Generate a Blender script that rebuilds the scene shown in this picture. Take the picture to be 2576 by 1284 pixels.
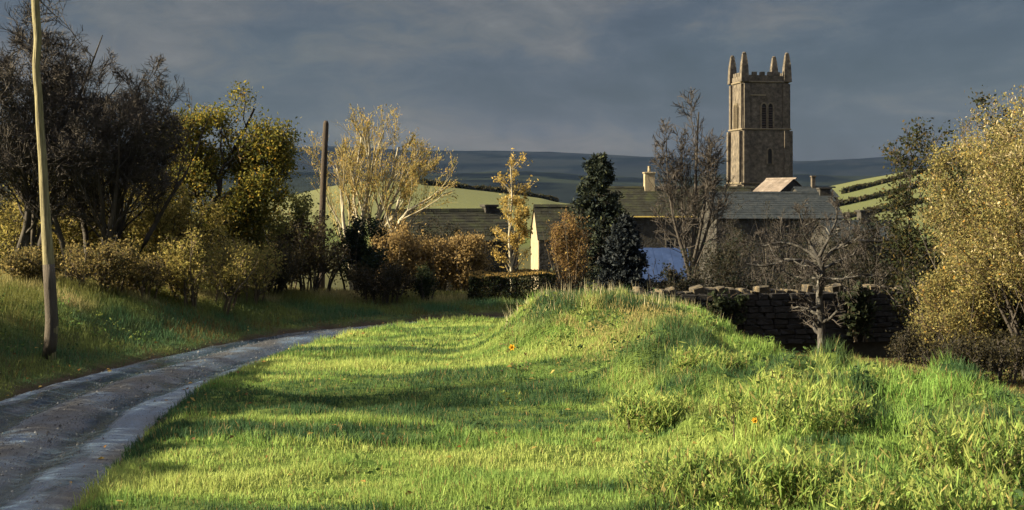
import bpy, bmesh, math, random
import numpy as np
from mathutils import Vector, Matrix

R = math.radians
for o in list(bpy.data.objects):
    bpy.data.objects.remove(o)
SC = bpy.context.scene
COL = SC.collection

# ------------------------------------------------------------------ camera
EYE = 3.0            # eye height above the lane (a viewer on the raised verge)
FPX, CX, HZ = 3355.0, 1288.0, 490.0       # focal length / centre / horizon in a 2576 px wide picture
cam_d = bpy.data.cameras.new('camera')
cam = bpy.data.objects.new('camera', cam_d)
COL.objects.link(cam)
cam.location = (0, 0, EYE)
cam.rotation_euler = (R(90), 0, 0)
cam_d.sensor_width = 36.0
cam_d.lens = 36.0 * FPX / 2576.0
cam_d.shift_y = -(642.0 - HZ) / 2576.0
cam_d.clip_start = 0.1
cam_d.clip_end = 12000
SC.camera = cam

# ------------------------------------------------------------------ sky and sun
SUN_EL, SUN_AZ = 25.0, 8.5     # degrees; azimuth measured from -X towards the camera side
SKY_GAIN = 0.118
W = bpy.data.worlds.new('World')
SC.world = W
W.use_nodes = True
nt = W.node_tree
nt.nodes.clear()


def nd(tree, typ, **kw):
    n = tree.nodes.new(typ)
    for k, v in kw.items():
        setattr(n, k, v)
    return n


def build_sky():
    L = nt.links.new
    out = nd(nt, 'ShaderNodeOutputWorld')
    bg = nd(nt, 'ShaderNodeBackground')
    bg.inputs['Strength'].default_value = 1.0
    L(bg.outputs[0], out.inputs[0])
    tc = nd(nt, 'ShaderNodeTexCoord')
    sky = nd(nt, 'ShaderNodeTexSky', sky_type='NISHITA')
    sky.sun_disc = False
    sky.sun_elevation = R(SUN_EL)
    sky.sun_rotation = R(270 - SUN_AZ)
    sky.air_density = 1.0
    sky.dust_density = 1.0
    # storm cloud, by direction: stretched sideways because we look at its flank
    mp = nd(nt, 'ShaderNodeMapping')
    mp.inputs['Scale'].default_value = (1.0, 1.0, 2.6)
    mp.inputs['Location'].default_value = (0.37, 0.0, 0.15)
    mp.inputs['Rotation'].default_value = (0.0, R(-8), 0.0)
    L(tc.outputs['Generated'], mp.inputs['Vector'])
    n1 = nd(nt, 'ShaderNodeTexNoise')
    n1.inputs['Scale'].default_value = 4.2
    n1.inputs['Detail'].default_value = 9
    n1.inputs['Roughness'].default_value = 0.56
    n1.inputs['Distortion'].default_value = 0.7
    L(mp.outputs[0], n1.inputs['Vector'])
    n2 = nd(nt, 'ShaderNodeTexNoise')
    n2.inputs['Scale'].default_value = 19.0
    n2.inputs['Detail'].default_value = 8
    n2.inputs['Roughness'].default_value = 0.68
    n2.inputs['Distortion'].default_value = 1.0
    L(mp.outputs[0], n2.inputs['Vector'])
    sep = nd(nt, 'ShaderNodeSeparateXYZ')
    L(tc.outputs['Generated'], sep.inputs[0])
    # cloud base thickens towards the horizon: paler higher up
    mr = nd(nt, 'ShaderNodeMapRange')
    mr.inputs['From Min'].default_value = 0.0
    mr.inputs['From Max'].default_value = 0.78
    mr.inputs['To Min'].default_value = -0.115
    mr.inputs['To Max'].default_value = 0.80
    L(sep.outputs['Z'], mr.inputs['Value'])
    a1 = nd(nt, 'ShaderNodeMath', operation='ADD')
    c1 = nd(nt, 'ShaderNodeMath', operation='MULTIPLY_ADD')
    L(n1.outputs['Fac'], c1.inputs[0])
    c1.inputs[1].default_value = 1.6
    c1.inputs[2].default_value = -0.31
    L(c1.outputs[0], a1.inputs[0])
    L(mr.outputs[0], a1.inputs[1])
    m2 = nd(nt, 'ShaderNodeMath', operation='MULTIPLY_ADD')
    L(n2.outputs['Fac'], m2.inputs[0])
    m2.inputs[1].default_value = 0.50
    m2.inputs[2].default_value = -0.25
    a2 = nd(nt, 'ShaderNodeMath', operation='ADD')
    L(a1.outputs[0], a2.inputs[0])
    L(m2.outputs[0], a2.inputs[1])
    # the cloud is thinner towards the sun's side
    m3 = nd(nt, 'ShaderNodeMath', operation='MULTIPLY_ADD')
    L(sep.outputs['X'], m3.inputs[0])
    m3.inputs[1].default_value = -0.22
    L(a2.outputs[0], m3.inputs[2])
    cr = nd(nt, 'ShaderNodeValToRGB')
    e = cr.color_ramp.elements
    e[0].position = 0.26
    e[0].color = (0.062, 0.085, 0.122, 1)
    e[1].position = 1.0
    e[1].color = (2.1, 2.12, 2.10, 1)
    for p, c in ((0.40, (0.080, 0.106, 0.150)), (0.50, (0.106, 0.134, 0.180)), (0.57, (0.142, 0.166, 0.202)), (0.66, (0.195, 0.204, 0.212)), (0.76, (0.255, 0.255, 0.25)), (0.88, (0.33, 0.33, 0.32))):
        k = cr.color_ramp.elements.new(p)
        k.color = (*c, 1)
    L(m3.outputs[0], cr.inputs[0])
    # a faint violet cast in patches
    n3 = nd(nt, 'ShaderNodeTexNoise')
    n3.inputs['Scale'].default_value = 2.0
    n3.inputs['Detail'].default_value = 3
    L(mp.outputs[0], n3.inputs['Vector'])
    mv = nd(nt, 'ShaderNodeMapRange')
    mv.inputs['From Min'].default_value = 0.45
    mv.inputs['From Max'].default_value = 0.7
    mv.inputs['To Max'].default_value = 1.0
    L(n3.outputs['Fac'], mv.inputs['Value'])
    mx = nd(nt, 'ShaderNodeMix', data_type='RGBA', blend_type='MULTIPLY')
    L(mv.outputs[0], mx.inputs['Factor'])
    L(cr.outputs[0], mx.inputs['A'])
    mx.inputs['B'].default_value = (1.14, 0.95, 1.02, 1)
    g = nd(nt, 'ShaderNodeVectorMath', operation='SCALE')
    L(mx.outputs['Result'], g.inputs[0])
    g.inputs['Scale'].default_value = SKY_GAIN
    s2 = nd(nt, 'ShaderNodeVectorMath', operation='SCALE')
    L(sky.outputs[0], s2.inputs[0])
    s2.inputs['Scale'].default_value = 0.06
    fin = nd(nt, 'ShaderNodeMix', data_type='RGBA')
    fin.inputs['Factor'].default_value = 0.07
    L(g.outputs[0], fin.inputs['A'])
    L(s2.outputs[0], fin.inputs['B'])
    L(fin.outputs['Result'], bg.inputs['Color'])


build_sky()
sun_d = bpy.data.lights.new('sun', 'SUN')
sun_d.energy = 5.0
sun_d.angle = R(0.6)
sun_d.color = (1.0, 0.83, 0.54)
sun = bpy.data.objects.new('sun', sun_d)
COL.objects.link(sun)
sv = Vector((-math.cos(R(SUN_EL)) * math.cos(R(SUN_AZ)), -math.cos(R(SUN_EL)) * math.sin(R(SUN_AZ)), math.sin(R(SUN_EL))))
sun.rotation_euler = sv.to_track_quat('Z', 'Y').to_euler()
sun.location = (-60, -20, 60)
SC.view_settings.view_transform = 'Standard'
SC.view_settings.look = 'None'
SC.view_settings.exposure = 2.02
SC.view_settings.gamma = 1.0
SC.cycles.use_denoising = True
SC.cycles.max_bounces = 6
SC.cycles.diffuse_bounces = 3
SC.cycles.transmission_bounces = 3
SC.cycles.volume_bounces = 0
SC.cycles.transparent_max_bounces = 8
SC.cycles.sample_clamp_indirect = 6.0


def at(px, py, Y):
    return Vector(((px - CX) / FPX * Y, Y, EYE + (HZ - py) / FPX * Y))


# ------------------------------------------------------------------ materials
def mat(name):
    m = bpy.data.materials.new(name)
    m.use_nodes = True
    t = m.node_tree
    t.nodes.clear()
    out = nd(t, 'ShaderNodeOutputMaterial')
    return m, t, out


def leaf_mat(name, trans=0.35, rough=0.55):
    m, t, out = mat(name)
    L = t.links.new
    at_ = nd(t, 'ShaderNodeAttribute', attribute_name='Col')
    p = nd(t, 'ShaderNodeBsdfPrincipled')
    p.inputs['Roughness'].default_value = rough
    p.inputs['Specular IOR Level'].default_value = 0.12
    L(at_.outputs['Color'], p.inputs['Base Color'])
    tr = nd(t, 'ShaderNodeBsdfTranslucent')
    L(at_.outputs['Color'], tr.inputs['Color'])
    mx = nd(t, 'ShaderNodeMixShader')
    mx.inputs[0].default_value = trans
    L(p.outputs[0], mx.inputs[1])
    L(tr.outputs[0], mx.inputs[2])
    L(mx.outputs[0], out.inputs[0])
    return m


def noise_mat(name, cols, scale=5.0, detail=6, rough=0.85, bump=0.3, bump_scale=30.0, stretch=(1, 1, 1), spec=0.3, attr=False, bdist=0.03,
              rough_rng=None, distortion=0.0):
    """cols: list of (position, colour) for a ramp over object-space noise"""
    m, t, out = mat(name)
    L = t.links.new
    tc = nd(t, 'ShaderNodeTexCoord')
    mp = nd(t, 'ShaderNodeMapping')
    mp.inputs['Scale'].default_value = stretch
    L(tc.outputs['Object'], mp.inputs[0])
    oi = nd(t, 'ShaderNodeObjectInfo')
    ad = nd(t, 'ShaderNodeVectorMath', operation='ADD')
    sc_ = nd(t, 'ShaderNodeVectorMath', operation='SCALE')
    cmb = nd(t, 'ShaderNodeCombineXYZ')
    for i in range(3):
        L(oi.outputs['Random'], cmb.inputs[i])
    L(cmb.outputs[0], sc_.inputs[0])
    sc_.inputs['Scale'].default_value = 37.0
    L(mp.outputs[0], ad.inputs[0])
    L(sc_.outputs[0], ad.inputs[1])
    n = nd(t, 'ShaderNodeTexNoise')
    n.inputs['Scale'].default_value = scale
    n.inputs['Detail'].default_value = detail
    n.inputs['Roughness'].default_value = 0.62
    n.inputs['Distortion'].default_value = distortion
    L(ad.outputs[0], n.inputs['Vector'])
    cr = nd(t, 'ShaderNodeValToRGB')
    el = cr.color_ramp.elements
    el[0].position, el[0].color = cols[0][0], (*cols[0][1], 1)
    el[1].position, el[1].color = cols[-1][0], (*cols[-1][1], 1)
    for p_, c_ in cols[1:-1]:
        k = el.new(p_)
        k.color = (*c_, 1)
    L(n.outputs['Fac'], cr.inputs[0])
    p = nd(t, 'ShaderNodeBsdfPrincipled')
    p.inputs['Roughness'].default_value = rough
    p.inputs['Specular IOR Level'].default_value = spec
    col = cr.outputs[0]
    if attr:
        a_ = nd(t, 'ShaderNodeAttribute', attribute_name='Col')
        mx = nd(t, 'ShaderNodeMix', data_type='RGBA', blend_type='MULTIPLY')
        mx.inputs['Factor'].default_value = 1.0
        L(col, mx.inputs['A'])
        L(a_.outputs['Color'], mx.inputs['B'])
        col = mx.outputs['Result']
    L(col, p.inputs['Base Color'])
    n2 = nd(t, 'ShaderNodeTexNoise')
    n2.inputs['Scale'].default_value = bump_scale
    n2.inputs['Detail'].default_value = 5
    L(ad.outputs[0], n2.inputs['Vector'])
    b = nd(t, 'ShaderNodeBump')
    b.inputs['Strength'].default_value = bump
    b.inputs['Distance'].default_value = bdist
    L(n2.outputs['Fac'], b.inputs['Height'])
    L(b.outputs[0], p.inputs['Normal'])
    if rough_rng:
        mr = nd(t, 'ShaderNodeMapRange')
        mr.inputs['From Min'].default_value = 0.38
        mr.inputs['From Max'].default_value = 0.62
        mr.inputs['To Min'].default_value = rough_rng[0]
        mr.inputs['To Max'].default_value = rough_rng[1]
        L(n.outputs['Fac'], mr.inputs['Value'])
        L(mr.outputs[0], p.inputs['Roughness'])
    L(p.outputs[0], out.inputs[0])
    return m


M = {}
M['leaf'] = leaf_mat('leaf_mix', 0.5, .8)
M['blade'] = leaf_mat('grass_blade', 0.42, 0.6)
M['needle'] = leaf_mat('needle', 0.12, 0.7)
M['bark_dark'] = noise_mat('bark_dark', [(0.3, (0.018, 0.016, 0.015)), (0.7, (0.060, 0.052, 0.045))], 6, stretch=(1, 1, .3), bump=.6, bump_scale=18)
M['bark_brown'] = noise_mat('bark_brown', [(0.3, (0.035, 0.028, 0.020)), (0.7, (0.10, 0.080, 0.055))], 6, stretch=(1, 1, .3), bump=.6, bump_scale=18)
M['bark_pale'] = noise_mat('bark_pale', [(0.3, (.10, .09, .065)), (0.5, (.26, .24, .18)), (0.75, (.40, .37, .29))], 5, stretch=(1, 1, .35), bump=.4)
M['bark_grey'] = noise_mat('bark_grey', [(0.3, (.018, .017, .017)), (0.52, (.040, .038, .036)), (0.66, (.17, .165, .15))], 7, stretch=(1, 1, .4), bump=.5)
M['twig_dark'] = noise_mat('twig_dark', [(0.3, (0.026, 0.023, 0.022)), (0.7, (0.058, 0.050, 0.044))], 3, bump=0)
M['twig_brown'] = noise_mat('twig_brown', [(0.3, (0.06, 0.043, 0.028)), (0.7, (0.14, 0.10, 0.06))], 3, bump=0)
M['twig_gold'] = noise_mat('twig_gold', [(0.3, (.15, .115, .045)), (0.7, (.31, .245, .10))], 3, bump=0)


# ------------------------------------------------------------------ noise
def _hash(ix, iy, seed):
    h = (ix.astype(np.int64) * 374761393 + iy.astype(np.int64) * 668265263 + seed * 1442695041) & 0xFFFFFFFF
    h = ((h ^ (h >> 13)) * 1274126177) & 0xFFFFFFFF
    h = h ^ (h >> 16)
    return (h & 0xFFFF) / 65535.0


def vnoise(x, y, seed=0):
    x = np.asarray(x, float)
    y = np.asarray(y, float)
    ix, iy = np.floor(x), np.floor(y)
    fx, fy = x - ix, y - iy
    fx = fx * fx * (3 - 2 * fx)
    fy = fy * fy * (3 - 2 * fy)
    a = _hash(ix, iy, seed)
    b = _hash(ix + 1, iy, seed)
    c = _hash(ix, iy + 1, seed)
    d = _hash(ix + 1, iy + 1, seed)
    return (a * (1 - fx) + b * fx) * (1 - fy) + (c * (1 - fx) + d * fx) * fy


def fbm(x, y, seed=0, oct=4):
    s, a, t = 0.0, 0.5, 0.0
    for i in range(oct):
        s = s + a * vnoise(x * 2 ** i + 13.7 * i, y * 2 ** i - 7.1 * i, seed + i)
        t += a
        a *= 0.5
    return s / t


def unit(v):
    return v / np.maximum(np.linalg.norm(v, axis=-1, keepdims=True), 1e-9)


def sst(e0, e1, x):
    t = np.clip((np.asarray(x, float) - e0) / (e1 - e0), 0, 1)
    return t * t * (3 - 2 * t)


# ------------------------------------------------------------------ mesh helpers
def link(o, parent=None, loc=None):
    COL.objects.link(o)
    if parent is not None:
        o.parent = parent
    if loc is not None:
        o.location = loc
    return o


def np_mesh(name, V, quads=None, tris=None, col=None, smooth=False):
    me = bpy.data.meshes.new(name)
    V = np.asarray(V, np.float32).reshape(-1, 3)
    me.vertices.add(len(V))
    me.vertices.foreach_set('co', V.ravel())
    lv, ls = [], []
    n = 0
    if quads is not None and len(quads):
        q = np.asarray(quads, np.int32)
        lv.append(q.ravel())
        ls.append(np.arange(len(q), dtype=np.int32) * 4)
        n += len(q) * 4
    if tris is not None and len(tris):
        q = np.asarray(tris, np.int32)
        lv.append(q.ravel())
        ls.append(np.arange(len(q), dtype=np.int32) * 3 + n)
    lv = np.concatenate(lv)
    ls = np.concatenate(ls)
    me.loops.add(len(lv))
    me.loops.foreach_set('vertex_index', lv)
    me.polygons.add(len(ls))
    me.polygons.foreach_set('loop_start', ls)
    if smooth:
        me.polygons.foreach_set('use_smooth', np.ones(len(ls), bool))
    if col is not None:
        ca = me.color_attributes.new('Col', 'FLOAT_COLOR', 'POINT')
        c4 = np.ones((len(V), 4), np.float32)
        c4[:, :3] = col
        ca.data.foreach_set('color', c4.ravel())
    me.update(calc_edges=True)
    return me


def mobj(name, me, material, parent=None, loc=None):
    o = bpy.data.objects.new(name, me)
    mats = material if isinstance(material, (list, tuple)) else [material]
    if not me.materials:
        for m in mats:
            me.materials.append(m)
    return link(o, parent, loc)


def tag(o, label=None, cat=None, group=None, kind=None):
    if label:
        o['label'] = label
    if cat:
        o['category'] = cat
    if group:
        o['group'] = group
    if kind:
        o['kind'] = kind
    return o


def empty(name, loc, rz=0.0, label=None, cat=None, group=None):
    o = bpy.data.objects.new(name, None)
    o.empty_display_size = 0.3
    o.location = loc
    o.rotation_euler = (0, 0, rz)
    COL.objects.link(o)
    return tag(o, label, cat, group)


class BM:
    """collect shapes, link as one mesh"""

    def __init__(s):
        s.bm = bmesh.new()

    def box(s, c, d, rz=0.0, bevel=0.0, taper=1.0, rot=None):
        r = bmesh.ops.create_cube(s.bm, size=1.0)
        vs = r['verts']
        for v in vs:
            k = taper if v.co.z > 0 else 1.0
            v.co = Vector((v.co.x * d[0] * k, v.co.y * d[1] * k, v.co.z * d[2]))
        if bevel > 0:
            es = list({e for v in vs for e in v.link_edges})
            rb = bmesh.ops.bevel(s.bm, geom=es, offset=bevel, segments=1, affect='EDGES')
            vs = list({v for f in rb['faces'] for v in f.verts} | {v for v in vs if v.is_valid})
        m = Matrix.Translation(Vector(c)) @ (rot if rot is not None else Matrix.Rotation(rz, 4, 'Z'))
        for v in vs:
            v.co = m @ v.co
        return vs

    def prism(s, pts, y0, y1, axis='Y'):
        """polygon in XZ extruded along Y (or polygon in YZ along X)"""
        def mk(p, q):
            return (p[0], q, p[1]) if axis == 'Y' else (q, p[0], p[1])
        a = [s.bm.verts.new(mk(p, y0)) for p in pts]
        b = [s.bm.verts.new(mk(p, y1)) for p in pts]
        n = len(pts)
        s.bm.faces.new(a[::-1])
        s.bm.faces.new(b)
        for i in range(n):
            s.bm.faces.new((a[i], a[(i + 1) % n], b[(i + 1) % n], b[i]))
        return a + b

    def ring(s, outer, inner, y0, y1):
        """frame: outer and inner outlines (same length) in XZ, extruded along Y"""
        n = len(outer)
        vo0 = [s.bm.verts.new((p[0], y0, p[1])) for p in outer]
        vi0 = [s.bm.verts.new((p[0], y0, p[1])) for p in inner]
        vo1 = [s.bm.verts.new((p[0], y1, p[1])) for p in outer]
        vi1 = [s.bm.verts.new((p[0], y1, p[1])) for p in inner]
        for i in range(n):
            j = (i + 1) % n
            s.bm.faces.new((vo0[i], vo0[j], vi0[j], vi0[i]))
            s.bm.faces.new((vo1[i], vi1[i], vi1[j], vo1[j]))
            s.bm.faces.new((vo0[i], vo1[i], vo1[j], vo0[j]))
            s.bm.faces.new((vi0[i], vi0[j], vi1[j], vi1[i]))

    def tube(s, pts, rad, n=10, cap=True):
        rings = []
        for i, p in enumerate(pts):
            p = Vector(p)
            t = (Vector(pts[min(i + 1, len(pts) - 1)]) - Vector(pts[max(i - 1, 0)])).normalized()
            u = t.cross(Vector((0, 1, 0.13))).normalized()
            w = t.cross(u)
            rings.append([s.bm.verts.new(p + (u * math.cos(2 * math.pi * k / n) + w * math.sin(2 * math.pi * k / n)) * rad[i]) for k in range(n)])
        for a, b in zip(rings, rings[1:]):
            for k in range(n):
                s.bm.faces.new((a[k], a[(k + 1) % n], b[(k + 1) % n], b[k]))
        if cap:
            s.bm.faces.new(rings[-1])
            s.bm.faces.new(rings[0][::-1])

    def build(s, name, material, parent=None, smooth=False, loc=None):
        bmesh.ops.recalc_face_normals(s.bm, faces=s.bm.faces)
        me = bpy.data.meshes.new(name)
        s.bm.to_mesh(me)
        s.bm.free()
        if smooth:
            for p in me.polygons:
                p.use_smooth = True
        return mobj(name, me, material, parent, loc)


# ------------------------------------------------------------------ terrain
LANE = np.array([(-6.7, -6), (-6.6, 2), (-6.3, 8), (-6.0, 13), (-6.25, 17), (-6.35, 20), (-6.05, 23), (-5.35, 26.3), (-4.45, 29.2), (-3.1, 31.2),
                 (-1.0, 32.9), (2.0, 34.4), (6, 35.4), (12, 36.0), (20, 36.5)], float)


def catmull(P, n):
    out = []
    Q = np.vstack([2 * P[0] - P[1], P, 2 * P[-1] - P[-2]])
    for i in range(1, len(Q) - 2):
        p0, p1, p2, p3 = Q[i - 1:i + 3]
        for t in np.linspace(0, 1, n, endpoint=False):
            out.append(0.5 * ((2 * p1) + (-p0 + p2) * t + (2 * p0 - 5 * p1 + 4 * p2 - p3) * t * t + (-p0 + 3 * p1 - 3 * p2 + p3) * t ** 3))
    out.append(P[-1])
    return np.array(out)


LC = catmull(LANE, 6)


def lane_hw(y):
    return np.interp(y, [0, 12, 20, 25, 29, 31.5, 40], [1.8, 1.75, 1.45, 1.2, 0.95, 0.85, 0.9])


def lane_dist(x, y):
    """signed distance from the centreline (positive on the bank side) and the centreline's y there"""
    best = np.full(x.shape, 1e9)
    sgn = np.ones(x.shape)
    cy = np.zeros(x.shape)
    cx = np.zeros(x.shape)
    for a, b in zip(LC[:-1], LC[1:]):
        d = b - a
        l2 = d @ d
        t = np.clip(((x - a[0]) * d[0] + (y - a[1]) * d[1]) / l2, 0, 1)
        qx, qy = a[0] + t * d[0], a[1] + t * d[1]
        r = np.hypot(x - qx, y - qy)
        m = r < best
        best = np.where(m, r, best)
        s = np.sign((y - a[1]) * d[0] - (x - a[0]) * d[1])
        sgn = np.where(m, np.where(s == 0, 1, s), sgn)
        cy = np.where(m, qy, cy)
        cx = np.where(m, qx, cx)
    return best * sgn, cy, cx


def terrain(x, y, full=False):
    x = np.asarray(x, float)
    y = np.asarray(y, float)
    d, cy, cx = lane_dist(x, y)
    hw = lane_hw(cy)
    z = np.zeros(x.shape)
    # fall beyond the lane to the village
    z = z - 3.7 * sst(36, 60, y) - 0.5 * sst(26.5, 31, y) * sst(2.5, 6.0, x) * (1 - sst(36, 60, y))
    z = z - 0.4 * sst(22, 27, y) * sst(6, 11, x)
    # far fields rising behind the village
    far = sst(190, 310, y)
    tilt = 7.0 * sst(40, -30, x) - 9.0 * sst(-30, -75, x) + 14.0 * sst(40, 130, x) + 4.0 + 8 * sst(-140, -300, x) + 22 * sst(130, 320, x)
    z = z + far * (tilt - 1.0) - 26.0 * sst(320, 700, y) * 1.0
    z = z + far * (fbm(x / 60, y / 60, 5) - .5) * 2.0
    # sunken lane
    near = (y < 80)
    edge = np.abs(d) - hw
    z = z - (0.10 * (1 - sst(-0.15, 0.35, edge)) + 0.14 * (1 - sst(-0.30, 0.02, edge))) * near
    # bank on the far side of the lane
    bh = np.interp(cy, [0, 24, 26.5, 29, 31, 33, 40], [1.05, 1.02, 0.98, .78, 0.42, 0.15, 0.1])
    bn = 0.75 + 0.5 * fbm(x * 0.7, y * 0.7, 3)
    bank = bh * sst(0.15, 3.3, np.where(d > 0, edge, -1)) * bn + 0.15 * sst(3, 7, np.where(d > 0, edge, -1)) * (bh > 0.6)
    bank = bank * (1 - sst(40, 58, y)) 
    z = z + bank
    # raised verge: the lawn side
    lawn = sst(0.05, 0.5, np.where(d < 0, edge, -1)) * (1 - sst(36, 44, y))
    z = z + lawn * (0.10 + 0.24 * (fbm(x * 0.35 + 3, y * 0.8, 11) - 0.5) + 0.10 * (fbm(x * 1.7, y * 3.5, 12) - 0.5))
    # the mound and the rough ground spreading from it
    u = (x - 1.75) / np.where(x < 1.75, 1.55, 2.5)
    v = (y - 25.2) / np.where(y < 25.2, 3.4, 2.3)
    mound = 1.02 * np.exp(-(np.abs(u) ** 2.2) - v * v)
    mound = mound + 0.46 * np.exp(-((x - 0.35) / 0.75) ** 2 - ((y - 25.3) / 1.7) ** 2)
    ylim = np.interp(x, [2.2, 3.0, 3.8, 4.75, 6.2, 6.9, 8.5], [29, 27, 24.4, 21.4, 18.8, 16.4, 12.5]) + .9 * (fbm(x * .8, y * .8, 25) - .5)
    toe = np.interp(y, [4, 12, 16.5, 20, 23, 26], [1.75, 1.6, 1.25, 0.8, 1.3, 3.0])
    rg = sst(0.0, 1.7, x - toe + 0.5 * (fbm(x * 0.9, y * 0.9, 21) - .5)) * (1 - sst(19.5, 25.5, y)) * (1 - sst(-1.6, .5, y - ylim))
    z = z - .42 * sst(-.5, 1.4, y - ylim) * sst(3.0, 4.5, x) * (y < 60)
    rough = rg * (0.52 - 0.075 * (x - 2) + 1.05 * (fbm(x * 0.8, y * 0.8, 31) - 0.5) + 0.75 * (fbm(x * 1.9, y * 1.9, 37) - 0.5))
    z = z + np.maximum(mound * (0.86 + 0.28 * fbm(x * 1.2, y * 1.2, 8)), 0) + rough * near
    z = z + 0.05 * (fbm(x * 2.2, y * 2.2, 44) - .5) * near * (np.abs(edge) > 0.2)
    if full:
        return z, d, edge, rg, mound, bh, cy, sst(-.6, .5, y - ylim) * sst(2.6, 3.6, x)
    return z


GX = np.arange(-24, 24.01, 0.12)
GY = np.arange(0, 52.01, 0.12)
_gx, _gy = np.meshgrid(GX, GY)
GZ, GD, GE, GR, GMO, GBH, GCY, GBR = terrain(_gx, _gy, True)


def gsample(A, x, y):
    fx = np.clip((x - GX[0]) / 0.12, 0, len(GX) - 1.001)
    fy = np.clip((y - GY[0]) / 0.12, 0, len(GY) - 1.001)
    ix, iy = fx.astype(int), fy.astype(int)
    fx, fy = fx - ix, fy - iy
    return (A[iy, ix] * (1 - fx) + A[iy, ix + 1] * fx) * (1 - fy) + (A[iy + 1, ix] * (1 - fx) + A[iy + 1, ix + 1] * fx) * fy


def gz(x, y):
    return float(terrain(np.array([x]), np.array([y]))[0])


def axis_steps(lo, hi, a, b, step, grow=1.14):
    c = list(np.arange(a, b + 1e-6, step))
    s = step
    while c[-1] < hi:
        s *= grow
        c.append(c[-1] + s)
    s = step
    while c[0] > lo:
        s *= grow
        c.insert(0, c[0] - s)
    return np.array(c)


def build_ground():
    xs = axis_steps(-900, 900, -14, 14, 0.18)
    ys = axis_steps(-40, 1500, 7, 36, 0.18, 1.06)
    X, Y = np.meshgrid(xs, ys)
    Z, d, edge, rg, mound, bh, cy, brn = terrain(X, Y, True)
    Z = Z - .055 * np.clip(rg + sst(.2, .6, mound), 0, 1)      # the turf's thatch stands above the soil
    nx, ny = len(xs), len(ys)
    i = np.arange(ny - 1)[:, None] * nx + np.arange(nx - 1)[None, :]
    q = np.stack([i, i + 1, i + 1 + nx, i + nx], -1).reshape(-1, 4)
    V = np.stack([X, Y, Z], -1).reshape(-1, 3)
    # what grows there: sward, mud by the lane, dead bracken by the wall, rough sward, bank earth
    c = np.zeros(X.shape + (3,))
    f = fbm(X * .5, Y * .9, 61)[..., None]
    sward = np.array([.045, .075, .018]) * (1 - f) + np.array([.085, .125, .026]) * f
    c[:] = sward
    mud = np.array([.040, .031, .023])
    k = (1 - sst(-.1, .45, edge + .5 * (fbm(X * 2, Y * 2, 62) - .5)))[..., None] * (Y < 60)[..., None]
    c = c * (1 - k) + mud * k
    k = (sst(.1, .5, edge) * (d > 0) * (1 - sst(1.3, 2.6, edge)) * (Y < 40))[..., None] * .75
    c = c * (1 - k) + np.array([.035, .036, .018]) * k
    k = (brn * (1 - sst(60, 80, Y)))[..., None]
    c = c * (1 - k) + (np.array([.085, .062, .028]) * f + np.array([.038, .034, .017]) * (1 - f)) * k
    k = sst(34, 37, Y)[..., None] * (1 - sst(150, 220, Y))[..., None]
    c = c * (1 - k) + (np.array([.035, .040, .017]) * (1 - f) + np.array([.060, .060, .025]) * f) * k
    # far pastures, each its own green
    k = sst(180, 240, Y)[..., None]
    pa = _hash(np.floor(X / 46 + .3 * np.sin(Y / 60)), np.floor(Y / 38 + .4), 9)[..., None]
    past = np.array([.075, .090, .038]) * (1 - pa) + np.array([.115, .122, .058]) * pa
    c = c * (1 - k) + past * k
    me = np_mesh('ground', V, quads=q, col=c.reshape(-1, 3), smooth=True)
    g = noise_mat('ground_cover', [(0.3, (0.62, 0.62, 0.62)), (0.7, (1.25, 1.22, 1.15))], 3.0, bump=.5, bump_scale=14, attr=True, rough=.95, spec=.1)
    o = mobj('ground', me, g)
    tag(o, 'rough green ground running from the verge down to the village', kind='structure')


build_ground()


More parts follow.
